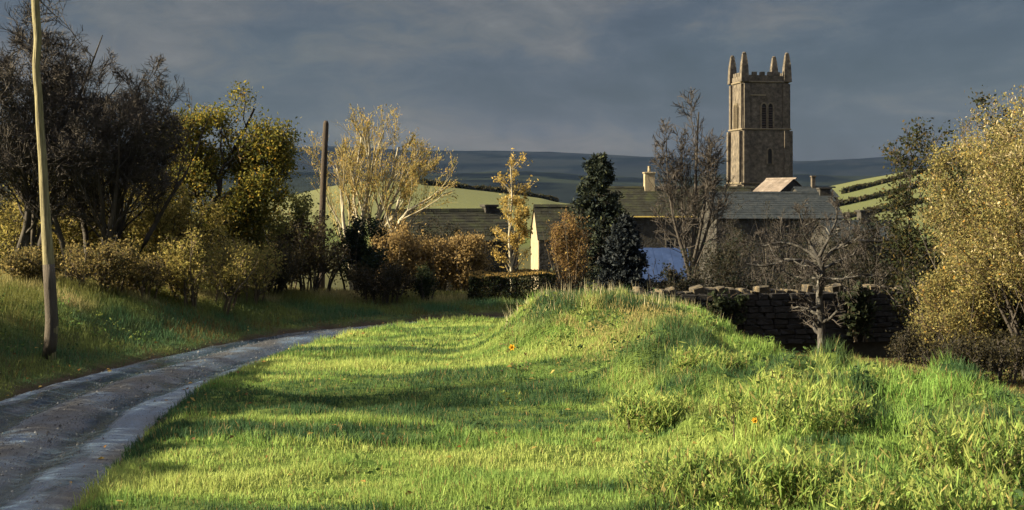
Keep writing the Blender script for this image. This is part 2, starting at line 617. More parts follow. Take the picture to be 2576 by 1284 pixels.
def build_lane():
    keep = LC[(LC[:, 1] > 1)]
    # resample evenly
    seg = np.hypot(*np.diff(keep, axis=0).T)
    s = np.concatenate([[0], np.cumsum(seg)])
    t = np.arange(0, s[-1], 0.16)
    P = np.stack([np.interp(t, s, keep[:, 0]), np.interp(t, s, keep[:, 1])], -1)
    T = np.gradient(P, axis=0)
    T /= np.linalg.norm(T, axis=1)[:, None]
    N = np.stack([-T[:, 1], T[:, 0]], -1)
    us = np.linspace(-1.0, 1.0, 29)
    hw = lane_hw(P[:, 1]) + 0.16
    wob = 0.10 * (fbm(t * 1.3, t * 0, 71) - .5)
    X = P[:, None, 0] + N[:, None, 0] * (us[None] * (hw + wob)[:, None])
    Y = P[:, None, 1] + N[:, None, 1] * (us[None] * (hw + wob)[:, None])
    zt = terrain(X, Y)
    z0 = np.median(zt[:, 9:20], axis=1)[:, None]
    lat = us[None] * hw[:, None]
    rut = -0.075 * np.exp(-((np.abs(lat) - .62) / .24) ** 2) + 0.03 * np.exp(-(lat / .28) ** 2)
    m_ = len(us)
    z = z0 + 0.155 + rut + 0.03 * (fbm(lat * 3.0, np.repeat(t[:, None], m_, 1) * .3, 72) - .5) - 0.15 * np.abs(us[None]) ** 10 + 0.015 * (fbm(X * 6, Y * 6, 75) - .5)
    n, m = X.shape
    i = np.arange(n - 1)[:, None] * m + np.arange(m - 1)[None, :]
    q = np.stack([i, i + m, i + m + 1, i + 1], -1).reshape(-1, 4)[:, ::-1]
    # worn wheel tracks hold water; mud and grit between them and along the edges
    tt = np.repeat(t[:, None], m, 1)
    nz = fbm(X * 1.1, Y * 1.1, 73)
    streak = fbm(lat * 4.0 + 7, tt * .42, 77)
    streak2 = fbm(lat * 9.0, tt * 1.1, 78)
    track = np.exp(-((np.abs(lat) - .62) / .30) ** 2)
    wet = np.clip(sst(.36, .60, .45 * streak + .25 * streak2 + .30 * track + .15 * (nz - .5) + .06), 0, 1)
    mudk = np.clip(1.2 * np.exp(-(lat / .34) ** 2) * sst(.30, .55, nz + .06) + 1.1 * sst(.70, .95, np.abs(us)[None] + .5 * (nz - .5)), 0, 1)
    mudk = (mudk * sst(.30, .55, fbm(X * 2.6, Y * 2.6, 76)))[..., None]
    c = np.array([.050, .086, .140]) * (1 - mudk) + np.array([.022, .024, .027]) * mudk  # blue track tone paints the sky's reflection into the base colour
    c = c * (0.25 + .7 * fbm(lat * 5 + 3, tt * 1.6, 74) + .8 * fbm(X * 7, Y * 7, 79))[..., None] * (1 - .45 * wet[..., None])
    wet = wet * (1 - .7 * mudk[..., 0])
    me = np_mesh('lane', np.stack([X, Y, z], -1), quads=q, col=c.reshape(-1, 3), smooth=True)
    wa = me.attributes.new('Wet', 'FLOAT', 'POINT')
    wa.data.foreach_set('value', wet.ravel().astype(np.float32))
    mm, tr_, out = mat('wet_lane')
    Lk = tr_.links.new
    tc = nd(tr_, 'ShaderNodeTexCoord')
    ac = nd(tr_, 'ShaderNodeAttribute', attribute_name='Col')
    aw = nd(tr_, 'ShaderNodeAttribute', attribute_name='Wet')
    pb = nd(tr_, 'ShaderNodeBsdfPrincipled')
    ng = nd(tr_, 'ShaderNodeTexNoise')
    ng.inputs['Scale'].default_value = 42.0
    ng.inputs['Detail'].default_value = 5
    ng.inputs['Roughness'].default_value = .7
    Lk(tc.outputs['Object'], ng.inputs['Vector'])
    rm = nd(tr_, 'ShaderNodeMapRange')
    rm.inputs['From Min'].default_value = .3
    rm.inputs['From Max'].default_value = .7
    rm.inputs['To Min'].default_value = .2
    rm.inputs['To Max'].default_value = 1.9
    Lk(ng.outputs['Fac'], rm.inputs['Value'])
    mc = nd(tr_, 'ShaderNodeVectorMath', operation='SCALE')
    Lk(ac.outputs['Color'], mc.inputs[0])
    Lk(rm.outputs[0], mc.inputs['Scale'])
    Lk(mc.outputs[0], pb.inputs['Base Color'])
    rr_ = nd(tr_, 'ShaderNodeMapRange')
    rr_.inputs['To Min'].default_value = .55
    rr_.inputs['To Max'].default_value = .06
    Lk(aw.outputs['Fac'], rr_.inputs['Value'])
    Lk(rr_.outputs[0], pb.inputs['Roughness'])
    pb.inputs['Specular IOR Level'].default_value = .6
    inv = nd(tr_, 'ShaderNodeMapRange')
    inv.inputs['To Min'].default_value = .75
    inv.inputs['To Max'].default_value = .10
    Lk(aw.outputs['Fac'], inv.inputs['Value'])
    bp = nd(tr_, 'ShaderNodeBump')
    bp.inputs['Distance'].default_value = .035
    Lk(inv.outputs[0], bp.inputs['Strength'])
    Lk(ng.outputs['Fac'], bp.inputs['Height'])
    Lk(bp.outputs[0], pb.inputs['Normal'])
    Lk(pb.outputs[0], out.inputs[0])
    o = mobj('lane', me, mm)
    tag(o, 'wet rutted grey lane curving round the foot of the bank', kind='structure')
    # loose stones on it
    rng = np.random.default_rng(5)
    k = 34000
    ti = rng.integers(20, n - 2, k)
    ui = np.clip(rng.normal(0, .20, k) + rng.choice([-.95, .95, 0, -.2, .3], k, p=[.24, .24, .24, .14, .14]), -1, 1)
    ub = np.clip(((ui + 1) / 2 * (m - 1)).astype(int), 0, m - 1)
    c0 = np.stack([X[ti, ub], Y[ti, ub], z[ti, ub]], -1) + np.c_[rng.normal(0, .06, (k, 2)), np.zeros(k)]
    r = rng.uniform(.005, .015, k) * (1 + 1.3 * (rng.random(k) < .05))
    tet = np.array([(1, 0, -.3), (-.5, .87, -.3), (-.5, -.87, -.3), (0, 0, .75)])
    an = rng.random(k) * 6.28
    ca, sa = np.cos(an)[:, None], np.sin(an)[:, None]
    tp = np.repeat(tet[None], k, 0) * rng.uniform(.6, 1.35, (k, 4, 1))
    V = c0[:, None] + np.stack([tp[..., 0] * ca - tp[..., 1] * sa, tp[..., 0] * sa + tp[..., 1] * ca, tp[..., 2]], -1) * r[:, None, None]
    tr = np.array([(0, 1, 3), (1, 2, 3), (2, 0, 3)])
    F = (np.arange(k) * 4)[:, None, None] + tr[None]
    cc = np.repeat(rng.choice([.03, .06, .10, .17], k, p=[.3, .35, .25, .1])[:, None] * np.array([.92, .98, 1.06]), 4, 0)
    me = np_mesh('loose_gravel', V, tris=F.reshape(-1, 3), col=cc)
    o = mobj('loose_gravel', me, M['stone_bit'])
    tag(o, 'loose grit and small stones scattered on the lane', 'gravel', kind='stuff')


M['stone_bit'] = noise_mat('stone_bit', [(0.3, (.7, .7, .7)), (0.7, (1.2, 1.2, 1.2))], 9, attr=True, rough=.7)
build_lane()


def build_far_hills():
    # long blue ridge on the skyline, a second one lower in front of it
    def ridge(name, label, y0, y1, prof, seed, c0, c1):
        xs = np.linspace(-.62 * y1, .62 * y1, 220)
        ts = np.linspace(0, 1, 34)
        X, T = np.meshgrid(xs, ts)
        Y = y0 + (y1 - y0) * T
        H = np.interp(X / y1, *prof)
        sh = np.sin(np.pi * np.clip(T, 0, 1) * .62 + 0) / np.sin(np.pi * .5)
        Z = -24 + (H + 24) * np.clip(sh, 0, 1) + (fbm(X / 190, Y / 190, seed) - .5) * 26 * T
        n, m = X.shape
        i = np.arange(n - 1)[:, None] * m + np.arange(m - 1)[None, :]
        q = np.stack([i, i + 1, i + 1 + m, i + m], -1).reshape(-1, 4)
        cell = _hash(np.floor(X / 170 + 2 * fbm(X / 400, Y / 400, 3)), np.floor(Y / 120), seed)[..., None]
        wood = sst(.52, .6, fbm(X / 130, Y / 90, seed + 4))[..., None]
        c = np.array(c0) * (1 - cell) + np.array(c1) * cell
        c = c * (1 - wood) + np.array([.005, .007, .007]) * wood
        me = np_mesh(name, np.stack([X, Y, Z], -1), quads=q, col=c.reshape(-1, 3), smooth=True)
        o = mobj(name, me, M['hill'])
        tag(o, label, kind='structure')
    M['hill'] = noise_mat('hill_cover', [(0.3, (.7, .7, .7)), (0.7, (1.2, 1.2, 1.2))], .02, attr=True, rough=1, bump=0, spec=0)
    ridge('far_hill', 'low dark blue hill on the far side of the valley', 1300, 2100,
          ([-.6, -.4, -.2, -.05, .1, .25, .4, .6], [30, 36, 40, 34, 26, 30, 36, 44]), 91, (.010, .013, .012), (.018, .023, .016))
    ridge('far_ridge', 'long hazy blue ridge along the skyline', 2300, 3400,
          ([-.6, -.3, -.12, 0, .1, .2, .3, .6], [110, 112, 112, 104, 96, 84, 98, 120]), 97, (.008, .010, .012), (.013, .016, .015))


build_far_hills()


def build_far_hedgerows():
    rng = np.random.default_rng(950)
    lf = M['leaf']
    pal = np.array([(.030, .034, .018), (.045, .045, .022), (.060, .050, .026)])
    # (picture x start, depth start, picture x end, depth end, label)
    rows = [(1060, 292, 1400, 305, 'far hedgerow along the top of the olive field left of the yews'),
            (2060, 250, 2330, 262, 'lowest far hedgerow on the green slope right of the tower'),
            (2080, 275, 2340, 283, 'middle far hedgerow on the green slope right of the tower'),
            (2120, 300, 2360, 306, 'topmost far hedgerow on the green slope right of the tower')]
    for pa, ya, pb, yb, lab in rows:
        xa, xb = (pa - CX) / FPX * ya, (pb - CX) / FPX * yb
        n = int(math.hypot(xb - xa, yb - ya) * 95)
        u = rng.random(n)
        x, y = xa + (xb - xa) * u, ya + (yb - ya) * u
        hgt = .5 + 1.1 * fbm(u * 22, u * 0, int(pa)) ** 1.6
        zc = rng.random(n) ** .8 * hgt
        x = x + rng.normal(0, .45, n)
        y = y + rng.normal(0, .45, n)
        c = np.stack([x, y, terrain(x, y) + zc], -1)
        a = unit(rng.normal(size=(n, 3)))
        b = unit(np.cross(a, rng.normal(size=(n, 3))))
        sz = rng.uniform(.2, .5, n)[:, None]
        V = np.stack([c - a * sz, c + b * sz * .6, c + a * sz, c - b * sz * .6], 1)
        o0 = c.mean(0)
        col = pal[rng.integers(0, 3, n)] * rng.uniform(.7, 1.3, (n, 1))
        me = np_mesh('hedgerow', V.reshape(-1, 3) - o0, quads=np.arange(n * 4).reshape(-1, 4), col=np.repeat(col, 4, 0))
        tag(mobj('hedgerow', me, lf, loc=o0), lab, 'hedge', 'far hedgerows')


build_far_hedgerows()

# ------------------------------------------------------------------ plants
def tubes(P, Rr, sides):
    """P (N,K,3), Rr (N,K) -> verts, quads"""
    N, K, _ = P.shape
    T = unit(np.gradient(P, axis=1))
    ref = np.where(np.abs(T[..., 2:3]) > .9, np.array([1., 0, 0]), np.array([0, 0, 1.]))
    U = unit(np.cross(T, ref))
    Wv = np.cross(T, U)
    a = np.arange(sides) * 2 * np.pi / sides
    ring = U[:, :, None] * np.cos(a)[None, None, :, None] + Wv[:, :, None] * np.sin(a)[None, None, :, None]
    V = P[:, :, None] + ring * Rr[:, :, None, None]
    idx = np.arange(N * K * sides).reshape(N, K, sides)
    q = np.stack([idx[:, :-1], np.roll(idx[:, :-1], -1, 2), np.roll(idx[:, 1:], -1, 2), idx[:, 1:]], -1).reshape(-1, 4)
    return V.reshape(-1, 3), q


def ribbons(rng, P, Rr):
    """finest twigs: flat slivers turned at random"""
    N, K, _ = P.shape
    T = unit(P[:, -1] - P[:, 0])
    sd = unit(np.cross(T, rng.normal(size=(N, 3))))
    off = sd[:, None] * Rr[..., None]
    V = np.stack([P - off, P + off], 2)
    idx = np.arange(N * K * 2).reshape(N, K, 2)
    q = np.stack([idx[:, :-1, 0], idx[:, :-1, 1], idx[:, 1:, 1], idx[:, 1:, 0]], -1).reshape(-1, 4)
    return V.reshape(-1, 3), q


def merge(parts):
    V, Q, n = [], [], 0
    for v, q in parts:
        V.append(v)
        Q.append(q + n)
        n += len(v)
    return np.concatenate(V), np.concatenate(Q)


def sprout(rng, P, Rr, n, t0, t1, ang, asd, ratio, K, wig, up, rr, rmin, flat=0.0, taper=.35, lenfall=.55):
    """children of a set of polylines"""
    N, k, _ = P.shape
    tot = N * n
    par = np.repeat(np.arange(N), n)
    t = (np.tile(np.arange(n), N) + rng.random(tot)) / n * (t1 - t0) + t0
    f = t * (k - 1)
    i = np.minimum(f.astype(int), k - 2)
    w = (f - i)[:, None]
    base = P[par, i] * (1 - w) + P[par, i + 1] * w
    rad = Rr[par, i] * (1 - w[:, 0]) + Rr[par, i + 1] * w[:, 0]
    tan = unit(P[par, i + 1] - P[par, i])
    plen = np.linalg.norm(np.diff(P, axis=1), axis=2).sum(1)[par]
    perp = rng.normal(size=(tot, 3))
    perp[:, 2] *= (1 - flat)
    perp = unit(perp - (perp * tan).sum(1, keepdims=True) * tan)
    a = np.radians(rng.normal(ang, asd, tot))[:, None]
    d = unit(np.cos(a) * tan + np.sin(a) * perp)
    ln = plen * ratio * (1 - lenfall * t) * rng.uniform(.65, 1.25, tot)
    out = np.zeros((tot, K, 3))
    out[:, 0] = base
    for j in range(1, K):
        d = unit(d + rng.normal(0, wig, (tot, 3)) + np.array([0, 0, up]))
        out[:, j] = out[:, j - 1] + d * (ln / (K - 1))[:, None]
    r0 = np.maximum(rad * rr, rmin)
    Rc = r0[:, None] * np.linspace(1, taper, K)[None]
    return out, np.maximum(Rc, rmin * .6)


def leaves(rng, P, count, size, spread, palette, weights, aspect=1.9, up=0.0, dirs=None, tipbias=False, shade=.3, droop=0.0):
    """leaf quads near polyline points; palette of base colours"""
    N, k, _ = P.shape
    wt = rng.gamma(.9, 1.0, N)
    pi = rng.choice(N, count, p=wt / wt.sum())
    t = rng.random(count) ** (.6 if tipbias else 1.0) * (k - 1)
    i = np.minimum(t.astype(int), k - 2)
    w = (t - i)[:, None]
    c = P[pi, i] * (1 - w) + P[pi, i + 1] * w + rng.normal(0, spread, (count, 3))
    tan = unit(P[pi, i + 1] - P[pi, i])
    a = unit(rng.normal(size=(count, 3)) + tan * .8 + np.array([0, 0, up - droop]))
    b = unit(np.cross(a, rng.normal(size=(count, 3))))
    s = size * rng.uniform(.45, 1.6, count)[:, None]
    V = np.stack([c - a * s * .5, c + b * s * .5 / aspect, c + a * s * .5, c - b * s * .5 / aspect], 1)
    pal = np.array(palette)
    ci = rng.choice(len(pal), count, p=np.array(weights) / sum(weights))
    col = pal[ci] * rng.uniform(1 - shade, 1 + shade, (count, 1))
    q = np.arange(count * 4).reshape(-1, 4)
    return V.reshape(-1, 3), q, np.repeat(col, 4, 0)


def finish_plant(root, woods, twigs, leaf, bark_mat, twig_mat, leaf_m, wname='trunk', cname='crown'):
    V, Q = merge(woods)
    mobj(wname, np_mesh(wname, V, quads=Q, smooth=True), bark_mat, root)
    parts = []
    nq = 0
    cols = []
    if twigs:
        V, Q = merge(twigs)
        parts.append((V, Q))
        cols.append(np.full((len(V), 3), .1))
        nq = len(Q)
    if leaf is not None:
        for l in leaf:
            parts.append((l[0], l[1]))
            cols.append(l[2])
    if parts:
        V, Q = merge(parts)
        me = np_mesh(cname, V, quads=Q, col=np.concatenate(cols))
        me.materials.append(twig_mat)
        me.materials.append(leaf_m or M['leaf'])
        mi = np.ones(len(Q), np.int32)
        mi[:nq] = 0
        me.polygons.foreach_set('material_index', mi)
        o = mobj(cname, me, twig_mat, root)
    return root


def stems_from(rng, n, h, base_r, lean, r0, K=7, wig=.12, up=.12, hvar=.25, tip=.10):
    P = np.zeros((n, K, 3))
    ang = rng.random(n) * 2 * np.pi
    br = base_r * np.sqrt(rng.random(n))
    P[:, 0, 0] = np.cos(ang) * br
    P[:, 0, 1] = np.sin(ang) * br
    le = np.radians(lean) * rng.uniform(.2, 1, n)
    d = np.stack([np.cos(ang) * np.sin(le), np.sin(ang) * np.sin(le), np.cos(le)], -1)
    hh = h * rng.uniform(1 - hvar, 1, n)
    for j in range(1, K):
        d = unit(d + rng.normal(0, wig, (n, 3)) + np.array([0, 0, up]))
        P[:, j] = P[:, j - 1] + d * (hh / (K - 1))[:, None]
    P[:, 0, 2] -= .25
    Rr = r0 * np.linspace(1, tip, K)[None] * rng.uniform(.7, 1.1, n)[:, None]
    return P, Rr


def path_stem(pts, r0, r1, K=10):
    P = catmull(np.array(pts, float), 6)
    s = np.concatenate([[0], np.cumsum(np.linalg.norm(np.diff(P, axis=0), axis=1))])
    t = np.linspace(0, s[-1], K)
    Q = np.stack([np.interp(t, s, P[:, a]) for a in range(3)], -1)
    return Q[None], (r0 + (r1 - r0) * np.linspace(0, 1, K) ** .8)[None]


def cull(P, Rr, fn):
    k = fn(P[:, -1])
    return P[k], Rr[k]


def ell(cx, cz, rx, rz, ry=None, cy=0.0):
    ry = ry or rx
    return lambda p: ((p[:, 0] - cx) / rx) ** 2 + ((p[:, 1] - cy) / ry) ** 2 + ((p[:, 2] - cz) / rz) ** 2 < 1


def woody(name, label, cat, loc, seed, stems, levels, bark, twig, leafspec=None, env=None, group=None, wood_levels=1, rz=0.0, leaf_m=None,
          wname='trunk', cname='crown'):
    """stems: list of (P,R); levels: list of sprout kwargs; leafspec: list of dicts"""
    rng = np.random.default_rng(seed)
    root = empty(name, loc, rz, label, cat, group)
    woods = [tubes(p, r, 8) for p, r in stems]
    K = max(p.shape[1] for p, _ in stems)
    cur = [(p, r) for p, r in stems]
    twigs = []
    last = cur
    for li, lv in enumerate(levels):
        nxt = []
        lv = dict(lv)
        n = lv.pop('n')
        for p, r in cur:
            P, Rr = sprout(rng, p, r, n, **lv)
            if env is not None and len(P):
                P, Rr = cull(P, Rr, env)
            if len(P):
                nxt.append((P, Rr))
        g = [ribbons(rng, P, Rr) if li == len(levels) - 1 and li >= 1 else tubes(P, Rr, 5 if li == 0 else 3) for P, Rr in nxt]
        if li < wood_levels:
            woods += g
        else:
            twigs += g
        cur = nxt
        last = nxt
    lf = None
    if leafspec:
        P = [p for p, _ in last]
        k = min(p.shape[1] for p in P)
        P = np.concatenate([p[:, :k] for p in P])
        lf = [leaves(rng, P, **ls) for ls in leafspec]
    return finish_plant(root, woods, twigs, lf, bark, twig, leaf_m, wname, cname)


def L1(**k):
    d = dict(n=9, t0=.25, t1=.97, ang=42, asd=12, ratio=.5, K=6, wig=.16, up=.08, rr=.55, rmin=.012)
    d.update(k)
    return d


def ground_at(px, Y):
    x = (px - CX) / FPX * Y
    return Vector((x, Y, gz(x, Y)))


DARK = M['bark_dark']


def build_left_wood():
    rng = np.random.default_rng(101)
    # big dark bare trees over the lane
    specs = [
        ('broad dark bare tree behind the pale leaning pole, tallest at the left edge', 10, 31.6, 8.6, 9, .105, 11),
        ('dark bare tree with rounded twiggy crown between the pole and the olive tree', 238, 32.0, 7.1, 11, .085, 12),
    ]
    for label, px, Y, h, ns, r0, sd in specs:
        b = ground_at(px, Y)
        st = stems_from(np.random.default_rng(sd), ns, h * .72, .75, 24, r0, K=9, wig=.07, up=.02)
        env = lambda p, f=ell(0, h * .57, 2.4, h * .48): f(p) & (p[:, 2] > 1.9 + .6 * np.sin(p[:, 0] * 2.3))
        woody('bare_tree', label, 'tree', b, sd, [st],
              [L1(n=12, ang=48, ratio=.42, t0=.22, rr=.42, lenfall=.3), L1(n=8, ang=45, ratio=.58, t0=.15, K=4, rmin=.010), L1(n=6, ang=46, ratio=.75, K=3, rmin=.0075),
               L1(n=8, ang=48, ratio=.95, K=3, rmin=.0075, t0=.1)],
              DARK, M['twig_dark'], env=env, group='dark bare trees over the left bank', wood_levels=2)
    # ivy-yellow hazels with slender dark stems in front of them
    pal = [(.27, .235, .075), (.17, .155, .045), (.34, .27, .09), (.085, .08, .03)]
    for i, (px, Y, h, rx, label) in enumerate([
            (165, 35.2, 3.5, 1.5, 'olive-yellow hazel bush seen through the dark branches right of the pale pole'),
            (310, 35.4, 3.4, 1.5, 'olive-yellow hazel bush between the pole and the leaning olive tree'),
            (425, 34.6, 2.6, 1.3, 'olive-yellow hazel bush behind the foot of the leaning olive tree'),
            (20, 35.6, 3.0, 1.4, 'dim olive hazel bush left of the pale leaning pole')]):
        b = ground_at(px, Y)
        st = stems_from(np.random.default_rng(40 + i), 8, h * .9, .7, 26, .045, K=7, wig=.10, up=.06)
        woody('hazel_bush', label, 'bush', b, 50 + i, [st],
              [L1(n=11, ang=42, ratio=.42, t0=.04, K=5, rmin=.009, lenfall=.25), L1(n=7, ang=45, ratio=.5, K=4, rmin=.006)],
              DARK, M['twig_brown'],
              [dict(count=15000 if i < 3 else 9000, size=.07, spread=.10, palette=pal, weights=[4, 3, 2, 2])], group='hazel bushes along the bank', wname='stems', cname='foliage')


build_left_wood()


def build_understorey():
    br = M['bark_brown']
    pal = [(.055, .050, .022), (.085, .070, .030), (.035, .038, .018), (.15, .12, .045)]
    for i, (px, Y, h, w, lab) in enumerate([
            (-40, 41, 3.4, 3.4, 'dim brown thicket at the left edge behind the bare trees'),
            (130, 41.5, 3.2, 3.2, 'dim brown thicket low behind the pale leaning pole'),
            (300, 41.5, 3.2, 3.2, 'dim brown thicket low behind the olive-yellow hazels'),
            (470, 42, 3.2, 3.0, 'dim brown thicket low behind the leaning olive tree'),
            (600, 42, 3.0, 2.8, 'dim brown thicket low right of the leaning olive trunk')]):
        b = ground_at(px, Y)
        st = stems_from(np.random.default_rng(800 + i), 16, h * .88, w * .33, 34, .04, K=6, wig=.1, up=.05)
        woody('thicket', lab, 'bush', b, 820 + i, [st], [L1(n=9, ang=40, ratio=.45, t0=.1, K=5, rmin=.010), L1(n=5, ang=42, ratio=.6, K=3, rmin=.010)],
              br, M['twig_dark'], [dict(count=4500, size=.14, spread=.12, palette=pal, weights=[4, 3, 3, 1])], group='thickets under the left trees', wname='stems', cname='foliage')


build_understorey()


def build_olive_tree():
    b = ground_at(432, 36.6)
    def q(x, y, z):
        return (x * 1.08, y, z * .96 if z > 0 else z)
    s1 = path_stem([q(-.35, 0, -.2), q(.1, 0, .9), q(.75, .1, 1.9), q(1.15, .1, 2.6), q(1.25, 0, 3.4), q(1.75, .1, 4.4), q(2.1, 0, 5.2)], .15, .03)
    s2 = path_stem([q(.85, .1, 2.0), q(.6, -.2, 3.0), q(.35, -.1, 3.9), q(.5, 0, 4.8)], .09, .02)
    s3 = path_stem([q(1.1, .1, 2.45), q(1.7, .3, 3.0), q(2.4, .2, 3.5), q(2.7, 0, 4.4)], .08, .02)
    s4 = path_stem([q(.3, 0, 1.3), q(1.0, -.3, 1.7), q(1.8, -.4, 2.0), q(2.4, -.4, 2.7)], .07, .02)
    pal = [(.14, .135, .028), (.22, .185, .036), (.075, .085, .024), (.33, .20, .035), (.040, .052, .020)]
    woody('olive_tree', 'golden olive leafy tree on a dark leaning trunk left of the short dark pole', 'tree', b, 60, [s1, s2, s3, s4],
          [L1(n=17, ang=55, ratio=.30, t0=.22, K=6, lenfall=.2), L1(n=8, ang=48, ratio=.6, t0=.25, K=4, rmin=.008), L1(n=5, ang=45, ratio=.7, K=3, rmin=.005)],
          DARK, M['twig_brown'],
          [dict(count=38000, size=.08, spread=.17, palette=pal, weights=[5, 4.2, 3.4, .7, 1.8])], env=ell(1.45, 3.1, 2.15, 2.65), wood_levels=1)


build_olive_tree()


def build_willow():
    Y = 44.0
    b = ground_at(905, Y)
    k = Y / FPX   # metres per picture unit
    def q(px, py, dy=0):
        return ((px - 905) * k, dy, EYE + (HZ - py) * k - b.z)
    S = [path_stem([q(905, 770), q(900, 700), q(905, 620), q(915, 540), q(925, 480), q(930, 400), q(925, 320)], .17, .03),
         path_stem([q(930, 770), q(945, 660), q(950, 590), q(955, 520), q(985, 450), q(1000, 370, .3)], .15, .03),
         path_stem([q(890, 760), q(880, 640, -.3), q(868, 560, -.4), q(860, 470, -.3), q(845, 400, -.2)], .11, .025),
         path_stem([q(955, 740, -.2), q(985, 610, -.5), q(1020, 540, -.7), q(1075, 505, -.8), q(1130, 470, -.8)], .10, .025),
         path_stem([q(950, 600), q(1000, 530, -.4), q(1010, 490, -.4), q(1060, 430, -.3)], .08, .022),
         path_stem([q(905, 640, .3), q(880, 520, .8), q(890, 420, 1.0), q(900, 340, 1.1)], .09, .025),
         path_stem([q(940, 640, .3), q(975, 520, .9), q(1020, 440, 1.2), q(1050, 380, 1.2)], .09, .025)]
    pal = [(.30, .24, .08), (.36, .28, .10), (.22, .21, .07), (.42, .26, .07)]
    woody('pollard_willow', 'golden willow with pale bare limbs fanning up behind the short dark pole', 'tree', b, 71, S,
          [L1(n=9, ang=24, asd=9, ratio=.50, t0=.30, K=5, wig=.09, up=.12, rr=.5, rmin=.011),
           L1(n=8, ang=22, asd=9, ratio=.60, t0=.15, K=4, wig=.07, up=.10, rmin=.0085, lenfall=.4),
           L1(n=5, ang=20, asd=8, ratio=.62, t0=.2, K=3, wig=.05, up=.08, rmin=.006, lenfall=.4)],
          M['bark_pale'], M['twig_gold'],
          [dict(count=9000, size=.075, spread=.06, palette=pal, weights=[4, 3, 3, 1], tipbias=True, up=.8, aspect=3.0)],
          env=lambda p: (p[:, 2] < (EYE + (HZ - 255) * k - b.z) - .22 * np.abs(p[:, 0] - .2) ** 1.6) & (np.abs(p[:, 0] - .45) < 2.85), wood_levels=1)


build_willow()


def shrub(name, label, px, Y, h, w, seed, pal, wts, nleaf, size, bark, twig, cat='bush', lean=28, nst=9, group=None, spread=.09, base=None, r0=.035, up=.05, n1=9, n2=7, leafkw=None, twigr=.006):
    b = ground_at(px, Y) if base is None else base
    st = stems_from(np.random.default_rng(seed), nst, h * .88, w * .28, lean, r0, K=6, wig=.10, up=up)
    ls = dict(count=nleaf, size=size, spread=spread, palette=pal, weights=wts)
    if leafkw:
        ls.update(leafkw)
    return woody(name, label, cat, b, seed + 1, [st],
                 [L1(n=n1, ang=38, ratio=.45, t0=.15, K=5, rmin=.009), L1(n=n2, ang=42, ratio=.5, K=3, rmin=twigr)],
                 bark, twig, [ls] if nleaf else None, env=ell(0, h * .5, w * .55, h * .56), group=group, wname='stems', cname='foliage')


GREEN_D = [(.020, .030, .014), (.032, .042, .018), (.014, .022, .014)]
OCHRE = [(.26, .185, .080), (.19, .140, .062), (.33, .25, .115), (.11, .08, .04)]


